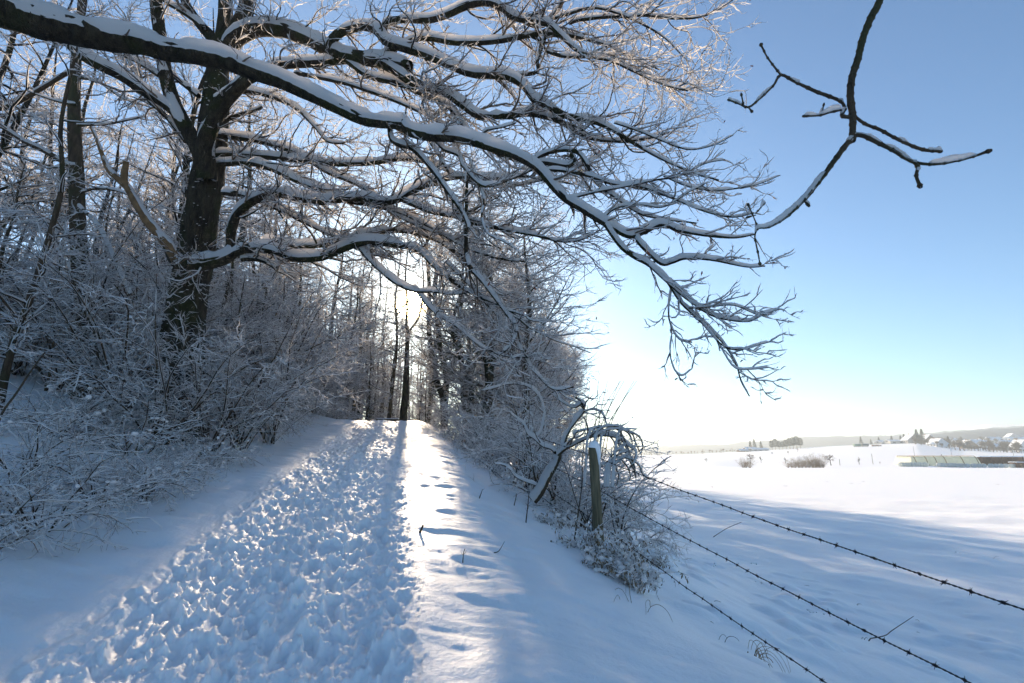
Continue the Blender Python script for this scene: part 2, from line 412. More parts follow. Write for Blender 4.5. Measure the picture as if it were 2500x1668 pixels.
def grow(P, R, per_m=None, n=None, u=(.15, 1), L=(.4, 1.0), ang=(25, 60), k=5, rs=.55, r=(.002, .05), tip=.35, sag=0.0,
         up=0.0, wig=.18, flat=.7, bias=(0, 0, 0), shrink=.5, g=rng):
    m, kp, _ = P.shape
    seg = np.linalg.norm(np.diff(P, axis=1), axis=2); Lp = seg.sum(1)
    if n is None: n = max(1, int(Lp.sum() * per_m))
    idx = g.choice(m, n, p=Lp / Lp.sum()); uu = g.uniform(u[0], u[1], n)
    f = uu * (kp - 1); i = np.minimum(f.astype(int), kp - 2); f = (f - i)
    A = P[idx, i]; B = P[idx, i + 1]; p = A + (B - A) * f[:, None]
    rp = R[idx, i] * (1 - f) + R[idx, i + 1] * f
    T = (B - A) / (np.linalg.norm(B - A, axis=1, keepdims=True) + 1e-9)
    q = g.normal(size=(n, 3)) * np.array([1, 1, flat]); q -= (q * T).sum(1, keepdims=True) * T
    q /= np.linalg.norm(q, axis=1, keepdims=True) + 1e-9
    a = np.radians(g.uniform(ang[0], ang[1], n))[:, None]
    d = T * np.cos(a) + q * np.sin(a) + np.array(bias); d /= np.linalg.norm(d, axis=1, keepdims=True)
    ln = g.uniform(L[0], L[1], n) * (1 - shrink * uu)
    r0 = np.clip(np.minimum(rp * .85, rp * rs * g.uniform(.6, 1.1, n) + .0), r[0], r[1])
    r0 = np.minimum(r0, r[1])
    Q = np.zeros((n, k, 3)); Q[:, 0] = p
    for s in range(1, k):
        fr = s / (k - 1)
        d = d + g.normal(size=(n, 3)) * wig + np.array([0, 0, -sag * (1 - fr) + up * fr])
        d /= np.linalg.norm(d, axis=1, keepdims=True)
        Q[:, s] = Q[:, s - 1] + d * (ln / (k - 1))[:, None]
    fr = np.linspace(0, 1, k)[None]
    return Q, r0[:, None] * (1 - fr * (1 - tip))
def cut(P, R, keep): return P[keep], R[keep]
class Tree:
    """one tree: a trunk mesh, a branch mesh and the snow lying on them"""
    def __init__(s, origin): s.o = np.asarray(origin, float); s.tr = MB(); s.br = MB(); s.sn = MB()
    def finish(s, name, label, cat, mats, group=None, trunk='trunk', branch='branches', snow='snow_cover'):
        root = empty(name, s.o, label, cat, group)
        if s.tr.V: s.tr.build(trunk, mats[0], root, s.o)
        if s.br.V: s.br.build(branch, mats[1], root, s.o)
        if s.sn.V: s.sn.build(snow, M_TSNOW, root, s.o)
        return root
def copy_tree(root, loc, rz, sc, label, group, name=None):
    r = root.copy(); r.name = name or root.name.split('.')[0]; COL.objects.link(r)
    r.location = loc; r.rotation_euler = (0, 0, rz); r.scale = (sc, sc, sc) if np.isscalar(sc) else sc
    r['label'] = label; r['group'] = group
    for ch in list(root.children):
        c = ch.copy(); COL.objects.link(c); c.parent = r
    return r
# ------------------------------------------------------------------ limbs followed from the photograph, each at its own distance
def limb(pts, r, d, k=44, wob=.0):
    pts = np.array(pts, float); n = len(pts)
    a = np.concatenate([[0], np.cumsum(np.hypot(*np.diff(pts, axis=0).T))]); a /= a[-1]
    D = np.interp(a, np.linspace(0, 1, len(d)), d); rp = np.interp(a, np.linspace(0, 1, len(r)), r)
    P = at(pts[:, 0], pts[:, 1], D)
    X, R = smooth_line(P, rp * D / FPX, k)
    if wob: X[1:-1] += rng.normal(size=(k - 2, 3)) * wob * R[1:-1, None]
    return X, R
def stack(Ls): return np.stack([l[0] for l in Ls]), np.stack([l[1] for l in Ls])

# --- the old oak whose trunk stands left of the path
OB = at(440, 1062, 11.0); OB[2] = H1(OB[0], OB[1]) - .1
B = Tree(OB)
tr = [limb([(436, 1085), (438, 1040), (440, 930), (455, 755), (481, 596), (498, 500), (512, 400), (525, 255), (532, 170), (545, 100), (552, 20), (548, -80), (560, -190)],
           [60, 50, 44, 45, 42, 39, 40, 36, 33, 25, 19, 18, 12], (11.0, 11.0), 60),
      limb([(505, 430), (490, 372), (460, 323), (432, 272), (415, 221), (403, 170), (390, 85), (381, 0), (372, -90), (380, -180)], [26, 21, 19, 18, 17, 16, 15, 12], (10.8, 10.2), 40),
      limb([(505, 440), (502, 349), (519, 298), (545, 251), (574, 221), (608, 191), (650, 168)], [24, 23, 22, 21, 19, 17, 15], (10.6, 9.6), 40),
      limb([(550, 130), (575, 80), (600, 20), (610, -60), (640, -150)], [24, 20, 18, 12], (10.8, 10.2), 30),
      limb([(540, 130), (515, 90), (485, 55), (455, 10), (430, -60)], [18, 14, 12, 8], (10.9, 11.5), 30)]
tubes(B.tr, tr[0][0][None], tr[0][1][None], 36, rough=.16, seed=2)
for q in tr[1:]: tubes(B.tr, q[0][None], q[1][None], 18, rough=.14, seed=3)
mainB = [
 # thick limb arching right, front of the crown
 limb([(548, 150), (566, 104), (600, 78), (638, 68), (690, 72), (723, 82), (765, 100), (800, 118), (850, 138), (936, 150), (1000, 163)], [24, 24, 22, 21, 20, 17], (10.4, 9.0)),
 limb([(925, 149), (955, 165), (994, 192), (1028, 208), (1070, 217), (1104, 238), (1134, 260), (1164, 281), (1198, 283), (1240, 284), (1283, 277), (1325, 283), (1368, 298), (1410, 323), (1453, 340), (1517, 345), (1580, 338), (1640, 322)], [15, 12, 11, 9, 8, 6, 4, 2.5], (9.1, 7.6)),
 limb([(800, 118), (812, 96), (832, 80), (860, 69), (894, 64), (922, 76), (943, 102), (1006, 123), (1070, 145), (1113, 166), (1155, 181), (1206, 183), (1249, 190), (1283, 213), (1304, 243), (1347, 264), (1389, 285), (1453, 298), (1496, 317), (1540, 345), (1581, 370), (1640, 400), (1700, 425), (1755, 440)], [13, 13, 13, 12, 11, 10, 8, 5, 3, 2], (9.4, 7.0)),
 limb([(940, 100), (938, 76), (945, 54), (985, 48), (1049, 48), (1091, 36), (1134, 16), (1176, 6), (1219, 14), (1249, 40), (1283, 50), (1334, 57), (1368, 85), (1410, 123), (1453, 140), (1496, 150), (1538, 170), (1581, 191), (1623, 208), (1680, 222)], [9, 10, 11, 10, 8, 5, 3, 2], (9.2, 7.4)),
 limb([(905, 150), (960, 120), (1028, 92), (1113, 104), (1198, 102), (1262, 92), (1325, 82), (1389, 86), (1453, 102), (1504, 119), (1560, 150), (1610, 170)], [8, 9, 9, 8, 6, 4, 2], (9.2, 8.0)),
 limb([(1334, 57), (1347, 42), (1365, 20), (1385, -20), (1420, -60)], [8, 7, 6, 5], (8.6, 8.2), 16),
 limb([(1389, 56), (1420, 48), (1474, 42), (1530, 40), (1581, 38), (1645, 45), (1708, 42), (1751, 25), (1789, 0)], [6, 5, 4, 3, 1.5], (8.4, 7.8)),
 limb([(1155, 181), (1300, 180), (1312, 150), (1325, 110), (1335, 85)], [5, 4, 6, 5, 4], (8.6, 8.5), 20),
 limb([(1347, 47), (1440, 20), (1500, 30), (1560, 55), (1620, 90), (1660, 130), (1680, 150)], [5, 4, 3, 1.5], (8.5, 7.8), 20),
 limb([(1334, 125), (1380, 138), (1440, 138), (1490, 135), (1540, 165), (1600, 190), (1640, 215), (1680, 200)], [5, 5, 4, 3, 2], (8.4, 7.6)),
 limb([(608, 191), (680, 160), (723, 156), (808, 150), (870, 146), (940, 150)], [15, 13, 11, 10], (9.7, 9.5)),
 limb([(720, 178), (830, 200), (880, 215), (950, 240), (1030, 275), (1075, 300), (1120, 320), (1190, 345), (1260, 372), (1330, 402), (1420, 420)], [6, 6, 5, 4, 3, 2], (9.6, 8.6)),
 limb([(850, 150), (900, 185), (975, 205), (1040, 235), (1100, 265), (1150, 330), (1210, 372), (1290, 400), (1370, 405), (1440, 398)], [9, 8, 7, 5, 4, 2], (9.4, 8.4)),
 # branches leaving the trunk to the right
 limb([(530, 330), (557, 332), (617, 341), (680, 357), (732, 376), (800, 420), (850, 440), (905, 470), (960, 520), (1040, 560), (1120, 585), (1200, 600)], [9, 8, 7, 5, 3, 2], (10.8, 9.2)),
 limb([(530, 378), (562, 376), (638, 381), (723, 389), (808, 398), (894, 398), (978, 388), (1050, 398), (1120, 430), (1180, 450), (1250, 455), (1330, 440), (1400, 450)], [10, 9, 9, 8, 6, 5, 3, 2], (10.8, 8.8)),
 limb([(530, 400), (557, 398), (617, 398), (672, 415), (723, 440), (787, 466), (850, 490), (910, 500), (990, 525), (1060, 560), (1130, 600), (1210, 630), (1290, 640)], [9, 9, 8, 7, 5, 4, 2], (10.7, 9.0)),
 limb([(545, 470), (600, 478), (690, 515), (740, 540), (780, 560), (840, 585), (900, 590), (980, 600), (1060, 640), (1120, 660)], [8, 7, 6, 5, 3, 2], (10.8, 9.8)),
 # the elbowed branch and the low ones
 limb([(556, 630), (562, 600), (566, 560), (579, 523), (604, 498), (651, 473), (690, 472), (723, 482), (787, 491), (872, 482), (936, 492), (978, 485), (1006, 468), (1049, 449), (1113, 432), (1198, 436), (1280, 430), (1350, 445)], [11, 12, 12, 12, 12, 11, 11, 10, 10, 9, 8, 7, 6, 5, 3, 2], (10.6, 8.6), 44),
 limb([(978, 485), (1050, 515), (1110, 528), (1160, 545), (1230, 560), (1310, 575), (1370, 590), (1420, 585), (1465, 562)], [8, 7, 6, 5, 3, 2], (9.5, 8.0)),
 limb([(1100, 430), (1060, 360), (1030, 330), (980, 325)], [3, 5, 6], (8.9, 9.1), 14),
 limb([(545, 638), (566, 622), (596, 609), (638, 606), (681, 615), (723, 629), (787, 627), (830, 609), (872, 593), (905, 590), (960, 596), (1020, 610), (1060, 650), (1110, 690), (1160, 720), (1220, 745), (1260, 770)], [12, 12, 12, 11, 11, 10, 8, 6, 5, 4, 2], (10.5, 8.8), 44),
 limb([(872, 593), (900, 630), (935, 665), (975, 695), (1015, 710), (1060, 712), (1110, 718), (1160, 712)], [7, 7, 6, 5, 3, 2], (9.9, 9.2)),
 limb([(640, 590), (668, 593), (723, 601), (787, 597), (847, 584), (902, 567), (979, 563), (1040, 575), (1090, 600), (1140, 640), (1190, 690), (1225, 740), (1250, 790), (1262, 850)], [7, 8, 8, 7, 6, 5, 3, 2], (10.6, 9.0)),
 limb([(590, 632), (608, 630), (638, 634), (662, 646), (675, 656)], [8, 8, 7, 6], (10.5, 10.5), 16),
 limb([(1090, 640), (1140, 690), (1180, 730), (1230, 790), (1270, 850), (1300, 900), (1350, 950), (1400, 945)], [3.5, 4, 4, 3, 2], (9.4, 8.6)),
 limb([(1010, 700), (1060, 760), (1120, 800), (1180, 850), (1240, 870), (1290, 872)], [5, 5, 4, 3, 2], (9.6, 8.8)),
 limb([(1140, 430), (1138, 560), (1142, 640), (1180, 690), (1240, 770), (1258, 800), (1256, 830), (1230, 860)], [4, 5, 6, 5, 5, 3], (8.9, 8.4)),
 # left side of the crown
 limb([(425, 275), (400, 255), (362, 230), (298, 187), (238, 157), (191, 128), (162, 102), (120, 90), (85, 82), (34, 62), (-20, 40), (-90, 20)], [12, 13, 14, 14, 14, 13, 12, 10], (10.6, 8.6), 40),
 limb([(455, 345), (420, 300), (390, 270), (355, 235), (345, 200), (320, 160), (300, 120), (290, 100)], [8, 6, 5, 3], (10.8, 10.8), 24),
 limb([(390, 185), (350, 160), (325, 145), (300, 118), (285, 95)], [7, 6, 4, 3], (10.5, 10.8), 16),
 limb([(485, 235), (460, 215), (430, 192), (410, 175)], [7, 6, 5], (10.9, 10.9), 12),
 limb([(500, 70), (470, 45), (430, 20), (400, 0), (360, -50)], [8, 6, 5], (10.8, 11), 16),
 limb([(525, 240), (560, 230), (600, 222), (660, 235), (720, 262), (770, 310), (800, 345), (840, 350)], [7, 7, 6, 5, 3], (10.6, 10.2)),
 limb([(515, 325), (560, 290), (620, 270), (640, 262)], [6, 5, 4], (10.5, 10.2), 14),
]
ledge = limb([(572, 615), (548, 630), (515, 640), (478, 646), (445, 646), (425, 634), (405, 600)], [14, 17, 19, 18, 16, 13, 9], (10.45, 10.1), 30)
mainB.append(ledge)
dead = [limb([(430, 640), (418, 615), (404, 592), (362, 542), (332, 495), (310, 458), (285, 435), (265, 415), (251, 383), (235, 340), (221, 310)], [12, 12, 12, 11, 11, 9, 7, 6, 4, 2.5], (10.12, 10.0), 50),
        limb([(318, 470), (306, 446), (304, 420), (307, 396)], [9, 8, 8, 7], (10.05, 10.0), 12)]
def dress_limbs(T, Ls, th=.055, m=12, rough=.12, seed=4):
    for q in Ls:
        P, R = q[0][None], q[1][None]
        tubes(T.br, P, R, m if R.max() > .03 else 7, rough=rough, seed=seed); seed += 1
        snow_on(T.sn, P, R, min(th, R.max() * 1.25 + .022), wx=.60, prof=9, gap=.02, seed=seed, thr=.12, clump=.5, floor=.25)
def twigs(T, P, R, d1, d2, d3, L1=(.5, 1.6), L2=(.2, .8), L3=(.08, .32), bias=(.15, 0, 0), dens=1.0, g=rng, th=.015, flat=.6, cull=0):
    a = grow(P, R, per_m=d1, L=L1, ang=(22, 60), k=8, rs=.5, r=(.005, .022), sag=.06, up=.10, wig=.17, flat=flat, bias=bias, g=g, u=(.08, 1))
    b = grow(*a, per_m=d2, L=L2, ang=(25, 62), k=7, rs=.6, r=(.0035, .010), up=.12, wig=.24, flat=flat, bias=bias, g=g)
    c = grow(*b, per_m=d3, L=L3, ang=(28, 65), k=5, rs=.75, r=(.0026, .006), up=.15, wig=.28, flat=.9, bias=bias, g=g)
    if cull:   # twigs crossing the camera's view of the sun are removed to keep it clear
        def off(q):
            v = q[0] - np.array([0, 0, CAMH]); v = v / np.linalg.norm(v, axis=2, keepdims=True); return (v @ sd).max(1) < math.cos(math.radians(cull))
        k_ = off(a); a = (a[0][k_], a[1][k_]); k_ = off(b); b = (b[0][k_], b[1][k_]); k_ = off(c); c = (c[0][k_], c[1][k_])
    tubes(T.br, *a, 5, 1); tubes(T.br, *b, 4, 1); tubes(T.br, *c, 3, 1)
    snow_on(T.sn, *a, th * 1.15, wx=.75, prof=5, gap=.12, seed=11, wadd=.005); snow_on(T.sn, *b, th * .85, wx=.8, prof=5, gap=.2, seed=12, wadd=.005)
    snow_on(T.sn, *c, th * .6, wx=.8, prof=3, gap=.48, seed=13, wadd=.002)
    return a, b, c
gb = np.random.default_rng(77); nb_ = 0
while nb_ < 150:
    i_ = gb.integers(2, 44); a_ = gb.uniform(-2.6, -.5); P_, R_ = tr[0]
    c_ = P_[i_] + (P_[i_ + 1] - P_[i_]) * gb.random() + R_[i_] * 1.0 * np.array([math.cos(a_), math.sin(a_), 0]); nb_ += 1
    _sp = np.array([[-1, 0, 0], [0, 0, .5], [1, 0, 0], [0, 0, -.5], [0, -.6, 0]]) * gb.uniform(.012, .035) * [1.2, 1, .7]
    B.sn.add(c_ + _sp, [[0, 4, 1], [1, 4, 2], [2, 4, 3], [3, 4, 0]])
dress_limbs(B, mainB, th=.105)
for q in dead: tubes(B.tr, q[0][None], q[1][None], 12, 1, rough=.2, seed=9)
snow_on(B.sn, dead[0][0][None], dead[0][1][None], .05, wx=.38, prof=9, gap=.05, seed=5, thr=.3)
snow_on(B.sn, tr[1][0][None], tr[1][1][None] * .85, .08, wx=.5, prof=9, gap=.2, seed=6, thr=.15)
snow_on(B.sn, tr[2][0][None], tr[2][1][None], .10, wx=.5, prof=9, gap=.05, seed=7, thr=.1)
res = [(smooth_line(q[0], q[1], 24)) for q in mainB]
PB = np.stack([r[0] for r in res]); RB = np.stack([r[1] for r in res])
# stouter side boughs first, so twigs fill the space between the limbs, then the fine wood
sb = grow(PB, RB, per_m=1.5, L=(.9, 2.6), ang=(20, 55), k=12, rs=.5, r=(.008, .022), wig=.24, flat=.8, bias=(.12, -.05, -.03), up=.06, tip=.2)
tubes(B.br, *sb, 7); snow_on(B.sn, *sb, .026, wx=.55, prof=5, gap=.05, seed=21, clump=.6, wadd=.004)
allP, allR = [PB, ], [RB, ]
def resamp(P, R, k):
    o = [smooth_line(p, r, k) for p, r in zip(P, R)]; return np.stack([a for a, _ in o]), np.stack([b for _, b in o])
sb24 = resamp(*sb, 24)
tw = twigs(B, np.concatenate([PB, sb24[0]]), np.concatenate([RB, sb24[1]]), 3.4, 5.0, 5.5, L1=(.5, 1.8), L2=(.2, .9), bias=(.13, 0, -.02), cull=1.9)
tt_ = [smooth_line(q[0], q[1], 24) for q in tr[1:]]
tq = twigs(B, np.stack([a for a, _ in tt_]), np.stack([b for _, b in tt_]), 1.6, 3, 3, bias=(0, 0, .02), th=.014)
# a few brown oak leaves still hanging
def leaves(name, pts, size, m, parent, origin, seed=3):
    g = np.random.default_rng(seed); mb = MB()
    for p in pts:
        a, b, c = g.normal(size=(3, 3)); a /= np.linalg.norm(a); b -= (b @ a) * a; b /= np.linalg.norm(b); n = np.cross(a, b)
        L = size * g.uniform(.7, 1.3); w = L * .42
        pr = [(0, .1), (.2, .5), (.32, .3), (.5, 1), (.62, .5), (.8, .7), (1, .05)]
        Vt = []; 
        for u, v in pr: Vt += [p + a * L * u + b * w * v * .6 + n * L * .12 * v, p + a * L * u, p + a * L * u - b * w * v * .6 + n * L * .12 * v]
        Fq = [[3 * q + e, 3 * q + 1 + e, 3 * q + 4 + e, 3 * q + 3 + e] for q in range(6) for e in (0, 1)]
        mb.add(Vt, Fq)
    return mb.build(name, m, parent, origin)
rootB = B.finish('oak_tree', 'massive old oak with a forked trunk and long snow-laden limbs, left of the path', 'tree', ([M_OAK, M_DEAD], [M_OAK, M_TWIG]))
sel = rng.choice(len(tw[2][0]), 130); leaves('leaves', tw[2][0][sel, -1], .07, M_LEAF, rootB, OB)

# --- the nearer oak outside the left edge, whose long limb crosses the whole crown
NB = np.array([-9.6, 4.4, 0.0]); NB[2] = H1(NB[0], NB[1]) - .1
A = Tree(NB)
t0 = smooth_line([NB, NB + [.1, .1, 2], NB + [.3, .2, 3.6], NB + [.2, .5, 5.5], NB + [-.2, .6, 8], NB + [0, .4, 10]], [.52, .42, .38, .30, .22, .14], 40)
tubes(A.tr, t0[0][None], t0[1][None], 28, rough=.14, seed=8)
p0 = at(-60, 12, 4.9); base = NB + [.25, .3, 4.2]
main_pts = [(-60, 12), (0, 26), (85, 50), (170, 72), (255, 92), (340, 106), (417, 125), (489, 136), (553, 150), (617, 174), (681, 196), (745, 225), (808, 256), (872, 286), (915, 297), (979, 304), (985, 305), (1002, 322), (1040, 332), (1091, 334), (1138, 341), (1177, 354), (1223, 368), (1262, 382), (1304, 405), (1330, 430), (1355, 460), (1381, 486), (1419, 508), (1457, 532), (1496, 555), (1538, 576), (1581, 562), (1615, 548), (1666, 564), (1730, 575), (1794, 580), (1845, 572)]
mm = limb(main_pts, [42, 46, 42, 36, 30, 27, 25, 21, 18, 17, 15, 13, 12, 11, 10, 10, 8, 6, 4, 2], (5.6, 6.2, 6.6, 6.4, 6.0, 5.6), 240)
lead = smooth_line(np.vstack([base, base + [.9, .1, .55], mm[0][0], mm[0][5]]), [.26, .24, mm[1][0], mm[1][5] * .98], 24)
tubes(A.br, lead[0][None], lead[1][None], 18, rough=.12, seed=31)
tubes(A.br, mm[0][None], mm[1][None], 22, rough=.13, seed=32)
snow_on(A.sn, mm[0][None], mm[1][None], .12, wx=.58, prof=13, gap=.0, seed=33, thr=.1, clump=.35, floor=.55)
subA = [
 limb([(1479, 548), (1500, 580), (1521, 606), (1550, 628), (1574, 640), (1600, 658), (1628, 683), (1660, 734), (1690, 765), (1713, 787), (1750, 820), (1775, 850), (1798, 890), (1809, 930), (1830, 968)], [7, 7, 6, 5, 4, 3, 2, 1.4], (5.9, 5.5)),
 limb([(1555, 572), (1560, 590), (1581, 613), (1615, 643), (1640, 640), (1666, 631), (1700, 630), (1751, 636), (1790, 645), (1830, 652), (1868, 650)], [7, 7, 6, 5, 4, 3, 1.5], (5.9, 5.5)),
 limb([(1628, 683), (1670, 715), (1700, 745), (1740, 770), (1790, 782), (1830, 783), (1870, 765), (1905, 755)], [4, 4, 3, 1.5], (5.8, 5.4)),
 limb([(1640, 700), (1632, 760), (1640, 800), (1660, 830), (1690, 836)], [2.5, 2, 1.2], (5.8, 5.7), 16),
 limb([(1640, 820), (1636, 860), (1645, 900), (1665, 918), (1690, 900)], [1.8, 1.5, 1], (5.8, 5.7), 16),
 limb([(1713, 787), (1760, 840), (1800, 855), (1840, 845), (1880, 835)], [2.5, 2, 1.2], (5.6, 5.3), 18),
 limb([(1750, 830), (1790, 895), (1830, 902), (1875, 898)], [2, 1.5, 1], (5.6, 5.3), 14),
 limb([(1574, 638), (1630, 690), (1690, 740), (1720, 750), (1790, 745), (1860, 770), (1912, 745)], [3.4, 3, 2, 1], (5.8, 5.4)),
 limb([(1323, 413), (1385, 418), (1440, 430), (1500, 450), (1560, 455), (1620, 475), (1680, 500), (1735, 520), (1790, 530), (1840, 520)], [5, 5, 4, 3, 2], (6.2, 5.6)),
 limb([(1290, 400), (1340, 372), (1400, 368), (1430, 395), (1455, 445), (1500, 480), (1560, 520), (1620, 535), (1700, 545)], [6, 6, 5, 4, 3, 2], (6.3, 5.8)),
 limb([(1310, 395), (1345, 398), (1385, 405), (1400, 392), (1395, 375)], [7, 8, 8, 7], (6.3, 6.2), 16),
 limb([(1177, 354), (1180, 340), (1185, 320), (1230, 310), (1260, 300)], [4, 3, 2], (6.4, 6.3), 14),
 limb([(950, 305), (960, 345), (1010, 365), (1060, 420), (1095, 470), (1130, 520), (1145, 560)], [7, 8, 7, 6, 5], (6.6, 6.6)),
 limb([(1060, 340), (1085, 365), (1120, 380), (1130, 405), (1160, 440), (1190, 455), (1240, 440), (1300, 415)], [5, 5, 4, 3], (6.6, 6.4)),
 limb([(1145, 385), (1180, 480), (1176, 530), (1190, 570), (1230, 590), (1262, 610)], [3, 3, 2.5, 2], (6.6, 6.4)),
 limb([(1462, 545), (1500, 510), (1560, 500), (1620, 505), (1680, 470), (1720, 450)], [4, 3, 2, 1.5], (6.0, 5.7)),
 limb([(1380, 488), (1450, 470), (1530, 455), (1600, 440), (1660, 430), (1720, 400), (1770, 390)], [4, 3, 2.5, 1.5], (6.1, 5.6)),
 limb([(1500, 300), (1560, 320), (1620, 345), (1680, 365), (1740, 355), (1790, 330)], [3, 3, 2, 1.5], (6.6, 6.0)),
 limb([(1620, 430), (1680, 455), (1740, 465), (1800, 460), (1850, 450), (1905, 428)], [2.5, 2.5, 2, 1.2], (6.0, 5.6)),
]
dress_limbs(A, subA, th=.045, m=8, seed=50)
pa = [smooth_line(q[0], q[1], 24) for q in subA] + [smooth_line(mm[0][a:b], mm[1][a:b], 24) for a, b in ((128, 166), (160, 200), (196, 240))]
PA = np.stack([a for a, _ in pa]); RA = np.stack([b for _, b in pa])
twA = twigs(A, PA, RA, 6.0, 8.0, 8.0, L1=(.25, .85), L2=(.12, .4), L3=(.04, .14), bias=(.12, 0, .0), th=.013, flat=.9)
ln = smooth_line(mm[0][16:132], mm[1][16:132], 24)
twA2 = twigs(A, ln[0][None], ln[1][None], 2.0, 4.5, 5, L1=(.2, .9), L2=(.1, .4), L3=(.05, .15), bias=(.05, 0, 0), th=.012, flat=1)
rootA = A.finish('oak_tree', 'thick mossy snow-topped limb sweeping across the picture from a near oak off the left edge', 'tree', ([M_OAK], [M_OAK, M_TWIG]))
sel = rng.choice(len(twA[2][0]), 26); leaves('leaves', twA[2][0][sel, -1], .06, M_LEAF, rootA, NB)

# --- branch hanging into the sky at the top right, close to the camera
HBs = [
 limb([(2250, -330), (2200, -150), (2148, 0), (2127, 41), (2106, 96), (2096, 138), (2079, 193), (2076, 234), (2082, 293), (2081, 345)], [13, 12, 11, 10, 9, 9, 8.5], (1.65, 1.6), 40),
 limb([(2081, 338), (2062, 358), (2027, 406), (1996, 448), (1962, 489), (1927, 523), (1900, 543), (1873, 556), (1851, 558), (1843, 575), (1846, 596), (1852, 625), (1856, 649)], [8, 7, 6.5, 6, 5, 4, 2.2, 2, 1.5], (1.6, 1.6), 40),
 limb([(2078, 331), (2106, 331), (2148, 351), (2189, 372), (2230, 396), (2285, 401), (2337, 393), (2371, 384), (2420, 367)], [6, 6, 5.5, 5, 4, 3, 3, 4.5], (1.6, 1.5), 30),
 limb([(2236, 400), (2241, 410), (2237, 427), (2241, 442), (2248, 458)], [5, 4, 4, 5], (1.54, 1.52), 12),
 limb([(2082, 280), (2089, 286), (2113, 303), (2148, 317), (2199, 344), (2251, 365), (2299, 370)], [4, 4, 4.5, 4, 4.5, 4], (1.6, 1.68), 30),
 limb([(2078, 288), (2072, 286), (2055, 282), (2062, 265), (2053, 248), (2020, 234), (1993, 224), (1941, 200), (1907, 183), (1890, 207), (1883, 214), (1855, 241), (1827, 262), (1803, 253), (1776, 243)], [5, 5, 4, 5, 5, 4.5, 4, 3.5, 4, 3, 3, 3, 3, 2.5, 2.5], (1.6, 1.75), 50),
 limb([(1907, 183), (1888, 160), (1872, 138), (1862, 118), (1857, 107)], [3.5, 2.6, 2.2, 3], (1.7, 1.75), 14),
 limb([(2055, 268), (2024, 275), (2000, 282), (1958, 284)], [3.5, 3, 2.5], (1.6, 1.66), 12),
 limb([(2002, 281), (2008, 266), (2012, 252)], [2.5, 2], (1.64, 1.64), 6),
 limb([(1815, 258), (1812, 240), (1809, 227)], [2.5, 1.5], (1.73, 1.74), 6),
 limb([(1827, 262), (1838, 275)], [2.5, 1.6], (1.73, 1.74), 6),
 limb([(1851, 558), (1842, 535), (1825, 497)], [2, 1.5, 1.8], (1.6, 1.62), 10),
 limb([(1845, 520), (1855, 510), (1868, 494)], [1.6, 1.8], (1.6, 1.62), 8),
 limb([(1846, 525), (1820, 532)], [1.6, 1.4], (1.6, 1.62), 6),
 limb([(1963, 490), (1971, 498), (1977, 505)], [3, 2.5], (1.6, 1.6), 6),
]
hb = MB(); hs = MB()
for q in HBs:
    P, R = q; 
    L = np.concatenate([[0], np.cumsum(np.linalg.norm(np.diff(P, axis=0), axis=1))])
    nk = max(4, int(L[-1] / .004)); u = np.linspace(0, L[-1], nk)
    P = np.stack([np.interp(u, L, P[:, c]) for c in range(3)], 1); R = np.interp(u, L, R)
    R = R * (1 + .10 * fbm(u * 60, u * 0 + q[1][0] * 900, 2, 5))
    for kn in np.arange(.02, L[-1], .045) + rng.uniform(-.008, .008): R = R + .0022 * np.exp(-((u - kn) / .004) ** 2)
    if q[1][-1] > .0018: R = R + .0022 * np.exp(-((u - L[-1] + .008) / .005) ** 2)
    tubes(hb, P[None], R[None], 10, rough=.10, seed=17)
    if q is not HBs[0]: snow_on(hs, P[None], R[None], .010, wx=.5, prof=7, gap=.48, seed=int(q[1][0] * 1e5) % 97, thr=.35, clump=1.2)
HB0 = HBs[0][0][0]
r = empty('hanging_branch', HB0, 'knobbly bare branch hanging alone into the blue sky at the upper right', 'branch')
hb.build('stem', M_BARK, r, HB0); hs.build('snow_cover', M_TSNOW, r, HB0)
